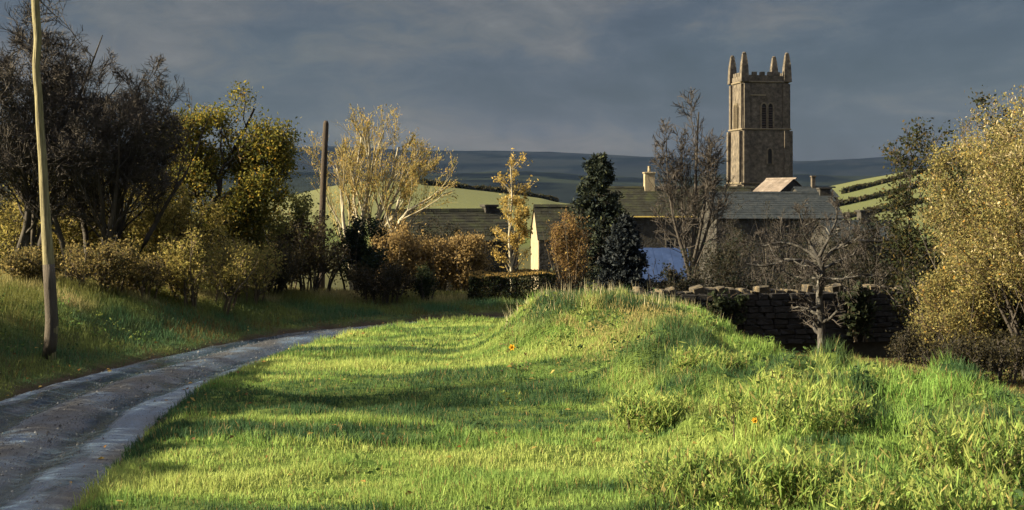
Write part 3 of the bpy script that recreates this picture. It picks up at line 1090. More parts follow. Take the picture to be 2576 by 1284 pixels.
def build_lane_end():
    br = M['bark_brown']
    tb = M['twig_brown']
    shrub('sallow_bush', 'soft grey-green bush between the olive tree and the short dark pole', 700, 37.5, 3.4, 2.1, 200,
          [(.13, .14, .045), (.085, .095, .035), (.18, .17, .055)], [3, 3, 2], 9000, .075, br, tb)
    shrub('bramble_thicket', 'dark brown bramble thicket at the foot of the short dark pole', 770, 36.0, 2.3, 2.2, 203,
          [(.035, .030, .018), (.060, .048, .025), (.10, .10, .035)], [4, 3, .6], 6500, .07, DARK, M['twig_dark'], nst=16, lean=40)
    shrub('bramble_thicket', 'low dark bramble thicket at the far end of the left bank', 655, 34.2, 1.5, 2.4, 206,
          [(.030, .030, .018), (.055, .046, .025), (.10, .08, .035)], [4, 3, .6], 5500, .07, DARK, M['twig_dark'], nst=16, lean=46)
    shrub('hazel_scrub', 'olive-gold scrub on the bank crest below the leaning olive tree', 520, 30.6, 1.9, 2.2, 260,
          [(.24, .21, .065), (.16, .15, .045), (.30, .24, .08)], [4, 3, 2], 7000, .06, br, tb, nst=14, lean=36)
    shrub('hazel_scrub', 'olive-gold scrub at the falling end of the bank', 610, 32.4, 1.5, 1.8, 264,
          [(.22, .19, .06), (.14, .14, .045), (.28, .21, .07)], [4, 3, 2], 5500, .06, br, tb, nst=14, lean=36)
    for i, (px, lab) in enumerate([(70, 'low brown-gold scrub on the bank crest at the foot of the pale pole'), (215, 'low brown-gold scrub on the bank crest under the dark bare trees'),
                                   (370, 'low brown-gold scrub on the bank crest left of the leaning olive tree')]):
        shrub('bank_scrub', lab, px + (0, 30, -25)[i], 28.6 + .5 * i, (.70, 1.15, .85)[i], (1.5, 2.4, 1.8)[i], 270 + 3 * i, [(.17, .135, .05), (.10, .085, .035), (.25, .20, .08), (.06, .06, .028)], [3, 3, 2, 2], 5000, .06,
              br, tb, nst=18, lean=44, group='low scrub along the bank crest')
    shrub('holly_bush', 'dark blue-green holly bush under the pale willow limbs', 905, 36.8, 2.4, 1.35, 209,
          GREEN_D + [(.02, .035, .03)], [3, 2, 3, 3], 9500, .075, DARK, M['twig_dark'], nst=10, lean=20)
    shrub('bramble_thicket', 'dark low bramble thicket where the lane bends out of sight', 965, 35.0, 1.1, 1.9, 212,
          [(.022, .022, .014), (.04, .033, .02)], [3, 2], 6000, .06, DARK, M['twig_dark'], nst=14, lean=50)
    # ochre winter beech hedge: three bushes grown together
    for i, (px, Y, h, w, lab) in enumerate([
            (985, 41.0, 2.6, 1.3, 'tall ochre winter beech bush right of the dark holly'),
            (1085, 41.4, 2.2, 1.6, 'wide ochre winter beech bush in the middle below the dark cottage'),
            (1175, 41.2, 2.3, 1.35, 'ochre winter beech bush behind the clipped dark hedge end')]):
        b = ground_at(px, Y)
        shrub('beech_bush', lab, px, Y, h, w, 220 + 3 * i, OCHRE, [4, 3, 2, 1], 15000, .07, br, tb, nst=16, lean=14, group='ochre beech bushes at the lane end', up=.12)
    shrub('gorse_clump', 'small dark rounded bush in front of the ochre beech', 1078, 35.9, 1.0, .62, 232, GREEN_D, [3, 2, 2], 3600, .05, DARK, M['twig_dark'], nst=10, lean=30)  # added dark bush stands in for the shaded hole in the beech
    # slim golden tree and dry brown bush
    b = ground_at(1284, 47.0)
    s = path_stem([(0, 0, -.2), (.05, 0, 1.5), (-.05, 0, 3.0), (.06, .05, 4.4), (0, 0, 5.6)], .075, .02)
    s2 = path_stem([(.03, 0, 2.0), (.3, .1, 3.0), (.38, 0, 4.4)], .045, .015)
    woody('birch_sapling', 'slim golden sapling in front of the pale lit gable', 'tree', b, 240, [s, s2],
          [L1(n=18, ang=38, ratio=.20, t0=.28, K=4, rmin=.009, lenfall=.3), L1(n=7, ang=35, ratio=.55, K=3, rmin=.006)],
          M['bark_pale'], M['twig_gold'],
          [dict(count=4200, size=.085, spread=.07, palette=[(.36, .27, .085), (.28, .22, .07), (.46, .33, .11)], weights=[3, 3, 2])])
    shrub('dry_bush', 'brown dry upright bush between the hedge and the dark yew', 1432, 42.0, 3.1, 1.25, 250,
          [(.20, .13, .055), (.13, .085, .04), (.34, .25, .07)], [4, 3, .7], 6500, .065, br, tb, nst=14, lean=12, up=.1)


build_lane_end()


def hedge(name, label, px0, px1, Y, dY, ztop, seed, pal, wts, nleaf, size, top_lit_pal=None, group=None):
    """clipped hedge: stems, twiggy body and leaves, one thing"""
    x0, x1 = (px0 - CX) / FPX * Y, (px1 - CX) / FPX * Y
    xc = (x0 + x1) / 2
    z0 = min(gz(x0, Y), gz(x1, Y), gz(xc, Y + dY)) - .1
    rng = np.random.default_rng(seed)
    root = empty(name, (xc, Y + dY / 2, z0), 0, label, 'hedge', group)
    Lx, H = (x1 - x0), ztop - z0
    n = max(8, int(Lx * 6))
    P = np.zeros((n, 5, 3))
    P[:, 0] = np.c_[rng.uniform(-Lx / 2, Lx / 2, n), rng.uniform(-dY * .3, dY * .3, n), np.zeros(n)]
    for j in range(1, 5):
        P[:, j] = P[:, j - 1] + np.c_[rng.normal(0, .06, (n, 2)), np.full(n, H * .94 / 4)]
    Rr = np.full((n, 5), .022) * np.linspace(1, .4, 5)
    A, Ra = sprout(rng, P, Rr, 12, .1, 1, 55, 15, .28, 4, .15, .1, .5, .007, lenfall=.2)
    lim = lambda p: (np.abs(p[:, 0]) < Lx / 2) & (np.abs(p[:, 1]) < dY / 2) & (p[:, 2] < H)
    A, Ra = cull(A, Ra, lim)
    B, Rb = sprout(rng, A, Ra, 4, .2, 1, 45, 15, .5, 3, .1, .1, .6, .005)
    # leaves crowd the outer skin
    c = rng.uniform(-1, 1, (nleaf, 3))
    face = rng.integers(0, 4, nleaf)
    depth = np.abs(rng.normal(0, .10, nleaf))
    c[face == 0, 1] = -1 + depth[face == 0]
    c[face == 1, 2] = 1 - depth[face == 1]
    c[face == 2, 0] = -1 + depth[face == 2]
    c[face == 3, 1] = 1 - depth[face == 3]
    pos = np.c_[c[:, 0] * Lx / 2, c[:, 1] * dY / 2, (c[:, 2] + 1) / 2 * H]
    lump = (fbm(pos[:, 0] * 1.6 + pos[:, 1], pos[:, 2] * 1.6 + pos[:, 1] * .7, seed) - .5)
    pos[:, 1] -= lump * .35 * (c[:, 1] < 0)
    pos[:, 2] += lump * .30 * (c[:, 2] > .5)
    pos[:, 0] += lump * .25 * np.sign(c[:, 0]) * (np.abs(c[:, 0]) > .9)
    a = unit(rng.normal(size=(nleaf, 3)))
    b = unit(np.cross(a, rng.normal(size=(nleaf, 3))))
    s = size * rng.uniform(.6, 1.4, nleaf)[:, None]
    V = np.stack([pos - a * s / 2, pos + b * s / 3.6, pos + a * s / 2, pos - b * s / 3.6], 1).reshape(-1, 3)
    pl = np.array(pal)
    ci = rng.choice(len(pl), nleaf, p=np.array(wts) / sum(wts))
    col = pl[ci] * rng.uniform(.7, 1.3, (nleaf, 1))
    if top_lit_pal is not None:  # gold top leaves: sunlight painted into the leaf colour
        k = (c[:, 2] > .93) & (rng.random(nleaf) < .75)
        col[k] = np.array(top_lit_pal) * rng.uniform(.7, 1.25, (k.sum(), 1))
    lf = [(V, np.arange(nleaf * 4).reshape(-1, 4), np.repeat(col, 4, 0))]
    finish_plant(root, [tubes(P, Rr, 6)], [tubes(A, Ra, 3), tubes(B, Rb, 3)], lf, DARK, M['twig_dark'], M['leaf'], 'stems', 'foliage')
    return root


hedge('clipped_hedge', 'clipped dark hedge with gold-tinged top left of the grassy mound', 1178, 1400, 36.4, 1.1, EYE + (HZ - 690) / FPX * 36.4, 300,
      GREEN_D + [(.045, .036, .020)], [3, 2, 3, 2], 15000, .06, top_lit_pal=(.26, .18, .06))


def conifer(name, label, px, Y, py_top, w, seed, pal, wts, dens=1.0):
    b = ground_at(px, Y)
    H = EYE + (HZ - py_top) / FPX * Y - b.z
    rng = np.random.default_rng(seed)
    root = empty(name, b, 0, label, 'conifer', 'dark conifers behind the mound')
    P, Rr = path_stem([(0, 0, -.2), (.03, 0, H * .5), (0, .03, H)], .16, .012, 14)
    n = int(230 * dens)
    t = np.sort(rng.random(n) ** .72)
    z = H * (.06 + .92 * t)
    az = rng.random(n) * 2 * np.pi
    prof = np.interp(t, [0, .12, .35, .6, .85, 1], [.92, 1.0, .86, .64, .38, .09])
    ln = w / 2 * prof * rng.uniform(.72, 1.15, n)
    K = 5
    B = np.zeros((n, K, 3))
    B[:, 0, 2] = z
    s = np.linspace(0, 1, K)
    lift = rng.uniform(.1, .5, n)
    for j in range(K):
        B[:, j, 0] = np.cos(az) * ln * s[j]
        B[:, j, 1] = np.sin(az) * ln * s[j]
        B[:, j, 2] = z + ln * (lift * s[j] - .35 * np.sin(s[j] * 2.2) * .6)
    Rb = np.full((n, K), .02) * np.linspace(1, .3, K)
    A, Ra = sprout(rng, B, Rb, 8, .25, 1, 48, 12, .42, 3, .1, .03, .5, .006)
    lf = leaves(rng, A, int(27000 * dens), .16, .07, pal, wts, aspect=2.6, up=.5, shade=.35)
    finish_plant(root, [tubes(P, Rr, 8), tubes(B, Rb, 4)], [tubes(A, Ra, 3)], [lf], DARK, M['twig_dark'], M['needle'])


conifer('yew_tree', 'tall pointed dark yew rising behind the mound', 1506, 54.0, 386, 3.9, 400,
        [(.022, .030, .020), (.015, .022, .018), (.045, .052, .022)], [4, 3, 1])
conifer('yew_tree', 'low blue-black yew at the right foot of the tall one', 1572, 50.5, 545, 2.5, 402,
        [(.014, .019, .022), (.020, .026, .030), (.010, .014, .018)], [4, 3, 2])


def build_mid_trees():
    # tall bare tree left of the tower
    Y = 60.0
    b = ground_at(1738, Y)
    H = EYE + (HZ - 238) / FPX * Y - b.z
    S = [path_stem([(0, 0, -.3), (.02, 0, 2.5), (.1, 0, 4.3), (.2, .1, 6.2), (.25, 0, 8.6), (.35, 0, H * .93)], .17, .03),
         path_stem([(.02, 0, 2.9), (-.35, -.1, 4.3), (-.8, -.1, 5.8), (-1.05, 0, 7.9), (-1.1, 0, 9.4)], .10, .02),
         path_stem([(.05, 0, 3.3), (.55, .1, 4.6), (.95, .1, 6.2), (1.2, 0, 8.4)], .10, .02),
         path_stem([(.0, 0, 2.6), (-.2, .5, 4.5), (-.3, .8, 6.5), (-.3, .7, 9.0)], .09, .02),
         path_stem([(.06, 0, 3.6), (.4, -.6, 5.5), (.6, -.8, 7.3), (.7, -.8, 9.2)], .09, .02)]
    woody('bare_tree', 'slender dark bare tree with oval crown just left of the church tower', 'tree', b, 500, S,
          [L1(n=15, ang=36, asd=9, ratio=.40, t0=.24, K=5, up=.1, rr=.4), L1(n=10, ang=38, ratio=.62, K=4, rmin=.014, up=.06), L1(n=8, ang=38, ratio=.75, K=3, rmin=.014)],
          DARK, M['twig_dark'], env=ell(.05, H * .64, 2.05, H * .40), wood_levels=1)
    # gnarled old apple tree in front of the wall
    Y = 29.6
    b = ground_at(2062, Y)
    k = Y / FPX
    def q(px, py, dy=0):
        return ((px - 2062) * k * 1.18, dy, EYE + (HZ - py) * k - b.z)
    S = [path_stem([q(2064, 905), q(2066, 820), q(2060, 740), q(2068, 690), q(2062, 650)], .10, .065, 8),
         path_stem([q(2066, 690), q(2040, 660), q(1990, 655, -.2), q(1940, 668, -.3), q(1900, 662, -.3)], .05, .014),
         path_stem([q(2066, 665), q(2095, 625), q(2135, 605, -.2), q(2180, 608, -.3), q(2215, 602, -.2)], .055, .014),
         path_stem([q(2064, 660), q(2045, 610, .2), q(2030, 560, .3), q(2020, 515, .3)], .05, .012),
         path_stem([q(2062, 655), q(2030, 625, .3), q(1985, 612, .4), q(1945, 622, .4), q(1915, 600, .4)], .045, .012),
         path_stem([q(2066, 680), q(2110, 660, .4), q(2150, 640, .5), q(2165, 590, .5)], .045, .012),
         path_stem([q(2066, 700, -.02), q(2100, 700, -.4), q(2150, 688, -.5), q(2195, 700, -.5)], .04, .011),
         path_stem([q(2062, 645), q(2080, 590, -.2), q(2095, 540, -.2), q(2085, 500, -.1)], .045, .011),
         path_stem([q(2064, 700, .03), q(2020, 700, .4), q(1985, 680, .4)], .035, .012)]
    woody('apple_tree', 'gnarled old apple tree with crooked grey limbs in front of the stone wall', 'tree', b, 510, S,
          [L1(n=11, ang=58, asd=16, ratio=.42, t0=.2, K=5, wig=.28, up=.12, rmin=.008), L1(n=9, ang=52, ratio=.62, K=4, wig=.2, up=.1, rmin=.006),
           L1(n=7, ang=48, ratio=.68, K=3, rmin=.005)],
          M['bark_grey'], M['twig_dark'], env=lambda p: (p[:, 2] > .75) & (np.abs(p[:, 0]) < 2.05), wood_levels=1)
    # gardens between wall and houses
    dk = [(.026, .026, .018), (.040, .036, .024), (.022, .030, .022)]
    for i, (px, Y, h, w, n, lab) in enumerate([
            (1835, 46, 4.0, 2.6, 5500, 'dim leafless shrub behind the wall right of the slender bare tree'),
            (1940, 52, 5.0, 3.0, 5500, 'dim leafless shrub behind the wall left of the apple tree'),
            (2120, 48, 4.6, 2.8, 5500, 'dim leafless shrub behind the apple tree on its right'),
            (2215, 40, 4.2, 2.2, 6000, 'dark leafy shrub at the right end of the stone wall'),
            (1690, 44, 3.0, 1.9, 3200, 'low dark shrub below the blue shed roof'),
            (1050, 54, 5.9, 3.4, 9000, 'dim leafless shrub before the dark mossy-roofed cottage, left one'),
            (1180, 55, 5.8, 3.2, 9000, 'dim leafless shrub before the dark mossy-roofed cottage, right one'),
            (2030, 70, 6.4, 4.4, 6000, 'dim leafless shrub against the long slate roofed house'),
            (1905, 78, 8.2, 4.2, 900, 'tall dim bare shrub breaking the long slate roof below the tower'),
            (2075, 80, 8.0, 4.0, 900, 'tall dim bare shrub at the right end of the long slate roof'),
            (1802, 84, 6.6, 3.6, 7000, 'dark shrub at the left end of the long slate roofed house')]):
        shrub('garden_shrub', lab, px, Y, h, w, 520 + 5 * i, dk, [3, 3, 2], n, .09, DARK, M['twig_dark'], nst=10, lean=34, group='shrubs behind the wall', n1=11, n2=9)


build_mid_trees()


def build_right_bushes():
    pal_d = [(.030, .038, .016), (.055, .050, .020), (.020, .026, .015), (.10, .075, .028)]
    b = ground_at(2425, 28.8)
    st = stems_from(np.random.default_rng(600), 14, 5.3, .7, 11, .06, K=8, wig=.06, up=.05)
    woody('ivy_tree', 'dark ivy-clad tree behind the golden bush at the right', 'tree', b, 601, [st],
          [L1(n=14, ang=48, ratio=.24, t0=.05, K=5, lenfall=.2), L1(n=8, ang=45, ratio=.5, K=4, rmin=.007), L1(n=4, ang=40, ratio=.6, K=3, rmin=.005)],
          DARK, M['twig_dark'], [dict(count=46000, size=.075, spread=.11, palette=pal_d, weights=[4, 3, 3, 1.2])], env=ell(0, 3.0, 1.9, 4.3))
    b = ground_at(2660, 34.0)
    st = stems_from(np.random.default_rng(604), 6, 4.8, .6, 22, .09, K=8, wig=.1, up=.05)
    woody('ivy_tree', 'dark brown twiggy tree topping the skyline at the right edge', 'tree', b, 605, [st],
          [L1(n=10, ang=45, ratio=.45, t0=.12, K=5), L1(n=8, ang=45, ratio=.55, K=4, rmin=.007), L1(n=5, ang=40, ratio=.6, K=3, rmin=.005)],
          DARK, M['twig_dark'], [dict(count=12000, size=.08, spread=.10, palette=pal_d, weights=[2, 4, 2, 2])], env=ell(.1, 3.3, 2.2, 3.3))
    pal = [(.25, .215, .080), (.19, .18, .070), (.30, .25, .10), (.13, .135, .055), (.38, .22, .05)]
    pale = [(.55, .49, .32), (.45, .38, .22)]
    for px, Y, h, w, sd, lab, nl in ((2640, 24.4, 5.3, 4.3, 610, 'big golden yellow bush filling the right edge', 92000),
                                     (2410, 25.6, 2.3, 1.5, 616, 'lower olive-gold bush left of the big golden bush', 14000)):
        b = ground_at(px, Y)
        st = stems_from(np.random.default_rng(sd), 20 if sd == 610 else 9, h * .95, .4, 38 if sd == 610 else 20, .045 if sd == 610 else .02, K=8, wig=.08, up=.04)
        ls = [dict(count=nl, size=.044, spread=.10, shade=.18, palette=pal, weights=[4, 4, 2.4, 3, .35])]
        if sd == 610:
            ls.append(dict(count=6500, size=.06, spread=.05, palette=pale, weights=[2, 3], tipbias=True, up=1.0, aspect=2.6))
        woody('golden_bush', lab, 'bush', b, sd + 1, [st],
              [L1(n=11, ang=33, ratio=.42, t0=.22, K=5, rmin=.008), L1(n=9, ang=34, ratio=.55, K=4, rmin=.005), L1(n=4, ang=34, ratio=.6, K=3, rmin=.004)],
              DARK, M['twig_brown'], ls, env=ell(0, h * .50, w * .56, h * .55), wname='stems', cname='foliage')
    shrub('bramble_thicket', 'dark bramble tangle at the foot of the golden bush', 2470, 23.6, .9, 2.0, 620,
          [(.028, .028, .020), (.05, .045, .025), (.09, .08, .03)], [4, 3, 1], 6000, .05, DARK, M['twig_dark'], nst=16, lean=55)
    shrub('bramble_thicket', 'dark bramble tangle at the right foot of the stone wall', 2330, 28.0, 1.0, 1.5, 626,
          [(.028, .028, .020), (.05, .045, .025), (.07, .06, .03)], [4, 3, 1], 6000, .055, DARK, M['twig_dark'], nst=16, lean=50)


build_right_bushes()


def build_offstage_trees():
    # hedgerow trees along the lane, left of the frame: their shadows fall across the verge
    pal = [(.06, .065, .022), (.09, .085, .03)]
    for i, (x, y, h, w) in enumerate([(-15.5, 16.2, 8.4, 3.0), (-13.0, 10.2, 7.0, 2.2)]):
        b = Vector((x, y, gz(x, y)))
        st = stems_from(np.random.default_rng(700 + i), 4, h * .85, .3, 22, .13, K=8, wig=.1, up=.08)
        woody('hedgerow_tree', ['hedgerow tree beyond the left edge, farther of two along the lane', 'hedgerow tree beyond the left edge, nearer of two along the lane'][i], 'tree', b, 710 + i, [st],
              [L1(n=9, ang=42, ratio=.42, t0=.35, K=5), L1(n=7, ang=42, ratio=.55, K=4, rmin=.010), L1(n=4, ang=42, ratio=.6, K=3, rmin=.008)],
              DARK, M['twig_dark'], [dict(count=3400, size=.12, spread=.14, palette=pal, weights=[1, 1])], env=ell(0, h * .62, w * .6, h * .42), group='hedgerow trees along the lane')
    pal = [(.055, .06, .022), (.10, .085, .03)]
    for i, (x, y) in enumerate([(-12.0, 23.0)]):  # added thicket out of view, tall enough to shade the pole's lower part
        b = Vector((x, y, gz(x, y)))
        shrub('bramble_thicket', ['bramble thicket on the bank beyond the left edge, level with the pole', 'bramble thicket on the bank at the left edge behind the pole'][i],
              0, 0, 2.6, 3.0, 730 + 5 * i, pal, [1, 1], 5000, .08, DARK, M['twig_dark'], nst=14, lean=40, base=b)


build_offstage_trees()


def build_shade_hedge():
    # added hedge out of frame on the bank top, placed to shade the lane
    for i, (y0, y1) in enumerate([(5.5, 11.0), (11.3, 16.8), (17.1, 22.6)]):
        h = hedge('bank_hedge', ['unkempt hedge on the left bank beyond the frame, nearest stretch', 'unkempt hedge on the left bank beyond the frame, middle stretch', 'unkempt hedge on the left bank beyond the frame, farthest stretch'][i],
                  CX - (y1 - y0) / 2 * FPX / 10, CX + (y1 - y0) / 2 * FPX / 10, 10, 1.1, .35 + 1.85, 760 + i, GREEN_D + [(.06, .05, .025)], [3, 2, 2, 2], 8000, .14)
        x, y = -10.3, (y0 + y1) / 2
        h.location = (x, y, gz(x, y) - .15)
        h.rotation_euler = (0, 0, R(90))


build_shade_hedge()

# ------------------------------------------------------------------ poles
def build_poles():
    Y = 23.4
    k = Y / FPX
    pts = [(122, 905), (130, 830), (128, 760), (124, 690), (119, 610), (112, 500), (107, 400), (101, 320), (97, 240), (91, 170), (95, 100), (91, 40), (86, -40), (80, -130), (74, -230)]
    wid = [36, 35, 34, 33, 30, 26, 24, 23, 22, 21, 22, 23, 22, 21, 20]
    bx = (122 - CX) * k
    z0 = gz(bx, Y)
    root = empty('telegraph_pole', (bx, Y, z0), 0, 'tall pale leaning wooden pole on the left bank beside the lane', 'pole')
    P = catmull(np.array([((p[0] - 122) * k, 0.0, EYE + (HZ - p[1]) * k - z0) for p in pts]), 3)
    P[0, 2] -= .6
    w = np.interp(np.linspace(0, 1, len(P)), np.linspace(0, 1, len(wid)), wid) * k / 2 * .88
    b = BM()
    b.tube([tuple(p) for p in P], list(w), 14)
    m = noise_mat('pole_wood', [(0.3, (.055, .048, .030)), (0.46, (.15, .135, .072)), (0.58, (.22, .20, .11)), (0.72, (.30, .28, .17))], 9, stretch=(5, 5, .22), bump=.9, bump_scale=12, rough=.8)
    b.build('shaft', m, root, smooth=True)
    b = BM()  # dark sleeve paints the shade over the pole's lower half
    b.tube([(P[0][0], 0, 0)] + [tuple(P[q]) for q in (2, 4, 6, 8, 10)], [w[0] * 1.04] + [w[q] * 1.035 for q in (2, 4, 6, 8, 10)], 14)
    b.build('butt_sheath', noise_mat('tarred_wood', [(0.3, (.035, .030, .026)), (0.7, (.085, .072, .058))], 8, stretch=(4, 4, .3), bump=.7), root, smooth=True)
    b = BM()
    tp = P[-1]
    b.tube([(tp[0], 0, tp[2] - .02), (tp[0], 0, tp[2] + .12)], [w[-1] * 1.25, .01], 14)
    b.build('cap', M['bark_grey'], root)
    # short dark pole
    Y = 41.0
    k = Y / FPX
    bx = (808 - CX) * k
    z0 = gz(bx, Y)
    root = empty('telegraph_pole', (bx, Y, z0), 0, 'short dark wooden pole standing before the golden willow', 'pole')
    b = BM()
    zz = [EYE + (HZ - p) * k - z0 for p in (304, 312, 420, 560, 700)]
    b.tube([(0, 0, -.4), ((809 - 808) * k, 0, zz[4]), ((810 - 808) * k, 0, zz[3]), ((815 - 808) * k, 0, zz[2]), ((820 - 808) * k, 0, zz[1]), ((820 - 808) * k, 0, zz[0])],
           [.105, .105, .10, .093, .085, .055], 12)
    b.build('shaft', noise_mat('dark_pole_wood', [(0.3, (.020, .016, .013)), (0.7, (.060, .045, .034))], 7, stretch=(4, 4, .3), bump=.6), root, smooth=True)
    for i in range(4):
        b = BM()
        b.box(((818 - 808) * k + (-.11 if i % 2 else .11), 0, zz[1] - .9 - .35 * i), (.13, .02, .02))
        b.build('climbing_step', M['bark_dark'], root)


build_poles()

# ------------------------------------------------------------------ buildings
M['stone_warm'] = noise_mat('church_stone', [(0.28, (.040, .035, .031)), (0.45, (.076, .067, .056)), (0.6, (.120, .104, .084)), (0.75, (.19, .17, .14))], 1.9, bump=.5, bump_scale=5, bdist=.05, rough=.95, spec=.1)
M['stone_dim'] = noise_mat('rubble_stone', [(0.3, (.020, .020, .020)), (0.5, (.036, .035, .033)), (0.7, (.062, .059, .052))], 2.0, bump=.9, bump_scale=7, bdist=.08, rough=.95, spec=.1)
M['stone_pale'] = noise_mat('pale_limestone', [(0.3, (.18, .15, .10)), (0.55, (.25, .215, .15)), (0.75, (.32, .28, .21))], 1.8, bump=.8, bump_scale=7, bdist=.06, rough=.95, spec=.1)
M['slate'] = noise_mat('slate', [(0.3, (.014, .018, .022)), (0.5, (.023, .029, .035)), (0.7, (.036, .041, .044))], 2.4, bump=.5, bump_scale=9, rough=.9, spec=.1)
M['mossy_slate'] = noise_mat('mossy_slate', [(0.3, (.012, .013, .012)), (0.5, (.022, .023, .018)), (0.7, (.034, .040, .020))], 1.6, bump=.5, bump_scale=8, rough=.95, spec=.1)
M['pale_slate'] = noise_mat('lichened_tile', [(0.3, (.085, .070, .058)), (0.55, (.14, .115, .098)), (0.75, (.21, .19, .17))], 1.4, bump=.4, bump_scale=8, rough=.8)
M['blue_sheet'] = noise_mat('blue_sheet', [(0.3, (.013, .028, .078)), (0.55, (.018, .038, .105)), (0.75, (.034, .056, .13))], 1.6, bump=.2, bump_scale=7, rough=.7, spec=.2)
M['frame_white'] = noise_mat('old_white_paint', [(0.3, (.10, .10, .095)), (0.7, (.17, .165, .155))], 5)
M['door_paint'] = noise_mat('door_paint', [(0.3, (.04, .05, .05)), (0.7, (.07, .085, .08))], 5)
M['terracotta'] = noise_mat('chimney_pot', [(0.3, (.30, .17, .09)), (0.7, (.45, .28, .15))], 6)


def glass_mat():
    m, t, out = mat('dark_glass')
    p = nd(t, 'ShaderNodeBsdfPrincipled')
    p.inputs['Base Color'].default_value = (.012, .014, .017, 1)
    p.inputs['Roughness'].default_value = .08
    t.links.new(p.outputs[0], out.inputs[0])
    return m


M['glass'] = glass_mat()


def window(parent, x, z, w, h, y, name='window'):
    """front window on the wall plane y (faces -y)"""
    b = BM()
    o = [(x - w / 2 - .09, z - .06), (x + w / 2 + .09, z - .06), (x + w / 2 + .09, z + h + .12), (x - w / 2 - .09, z + h + .12)]
    i = [(x - w / 2, z), (x + w / 2, z), (x + w / 2, z + h), (x - w / 2, z + h)]
    b.ring(o, i, y - .06, y + .02)
    f = b.build(name, M['stone_pale_dim'], parent)
    b = BM()
    b.prism(i, y - .012, y + .02)
    b.build('pane', M['glass'], f)
    b = BM()
    for s in (-1, 1):
        b.box((x + s * (w / 2 - .03), y - .025, z + h / 2), (.05, .03, h))
        b.box((x, y - .025, z + h / 2 + s * (h / 2 - .03)), (w - .1, .028, .05))
    b.box((x, y - .025, z + h / 2), (.04, .026, h - .1))
    b.box((x, y - .025, z + h * .55), (w - .1, .024, .035))
    b.build('glazing_bar', M['frame_white'], f)
    b = BM()
    b.box((x, y - .08, z - .10), (w + .34, .2, .08), bevel=.01)
    b.build('sill', M['stone_pale_dim'], f)
    return f


M['stone_pale_dim'] = noise_mat('dressed_stone', [(0.3, (.07, .064, .054)), (0.7, (.13, .118, .095))], 3, bump=.4, bump_scale=9)


def house(name, label, loc, rz, w, d, eave, ridge, wall_m, roof_m, wins=(), chims=(), door=None, group=None, courses=11, cat='house', over=.22, gable_m=None):
    root = empty(name, loc, rz, label, cat, group)
    b = BM()
    g = [(-d / 2, -1.0), (d / 2, -1.0), (d / 2, eave), (0, ridge), (-d / 2, eave)]
    b.prism(g, -w / 2, w / 2, axis='X')
    b.build('wall', wall_m, root)
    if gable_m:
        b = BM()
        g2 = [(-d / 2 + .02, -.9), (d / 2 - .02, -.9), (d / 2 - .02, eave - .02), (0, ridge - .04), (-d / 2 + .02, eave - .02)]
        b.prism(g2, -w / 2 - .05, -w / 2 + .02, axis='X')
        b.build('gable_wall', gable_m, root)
    # roof: overlapping courses with uneven slates
    rng = random.Random(int(abs(loc[0] * 100)) + 7)
    sl = math.hypot(d / 2, ridge - eave)
    ta = math.atan2(ridge - eave, d / 2)
    for s in (-1, 1):
        b = BM()
        n = courses
        for i in range(n):
            t0 = i / n
            y0 = s * (d / 2 + over * (1 - t0) if i == 0 else d / 2 * (1 - t0))
            zc = eave + (ridge - eave) * t0
            L = sl / n * 1.25
            step = .032
            if i == 0:
                zc -= math.tan(ta) * over
                L += over / math.cos(ta)
            cy = y0 - s * math.cos(ta) * L / 2
            cz = zc + math.sin(ta) * L / 2 + .05
            # each course is broken into runs of slate at slightly different heights
            x = -w / 2 - .12
            while x < w / 2 + .12 - 1e-3:
                ln = min(rng.uniform(.35, .7), w / 2 + .12 - x)
                rot = Matrix.Rotation(-s * (ta - .05), 4, 'X') if s > 0 else Matrix.Rotation((ta - .05), 4, 'X')
                b.box((x + ln / 2, cy, cz + rng.uniform(0, .014)), (ln - .012, L, .03), rot=rot)
                x += ln
        b.build('roof_slope', roof_m, root)
    b = BM()
    x = -w / 2 - .12
    while x < w / 2 + .1:
        b.prism([(-.14, ridge + .02), (0, ridge + .17), (.14, ridge + .02)], x + .008, x + .44, axis='X')
        x += .45
    b.build('ridge_tiles', roof_m, root)
    for cx_, cw, cd, ch, m, pots in chims:
        b = BM()
        b.box((cx_, 0, ridge - .5 + (ch + .5) / 2), (cw, cd, ch + .5), bevel=.02)
        b.box((cx_, 0, ridge + ch + .04), (cw + .14, cd + .14, .12), bevel=.02)
        c = b.build('chimney', m, root)
        for j in range(pots):
            b = BM()
            px_ = cx_ + (j - (pots - 1) / 2) * .4
            b.tube([(px_, 0, ridge + ch + .08), (px_, 0, ridge + ch + .3), (px_, 0, ridge + ch + .55), (px_, 0, ridge + ch + .6)], [.14, .12, .11, .14], 10)
            b.build('chimney_pot', M['terracotta'] if m is not M['stone_pale'] else m, c, smooth=True)
    for x, z, ww, hh in wins:
        window(root, x, z, ww, hh, -d / 2)
    if door:
        b = BM()
        b.box((door, -d / 2 - .01, 1.0), (.9, .06, 2.0), bevel=.01)
        dd = b.build('door', M['door_paint'], root)
        b = BM()
        b.box((door + .33, -d / 2 - .06, 1.0), (.05, .05, .12))
        b.build('handle', M['frame_white'], dd)
    return root


def zg(px, Y):
    return ground_at(px, Y)


def place(px, Y, dz=0.0):
    b = ground_at(px, Y)
    return Vector((b.x, b.y, b.z + dz))


def ridge_h(py, Y, b):
    return EYE + (HZ - py) / FPX * Y - b.z


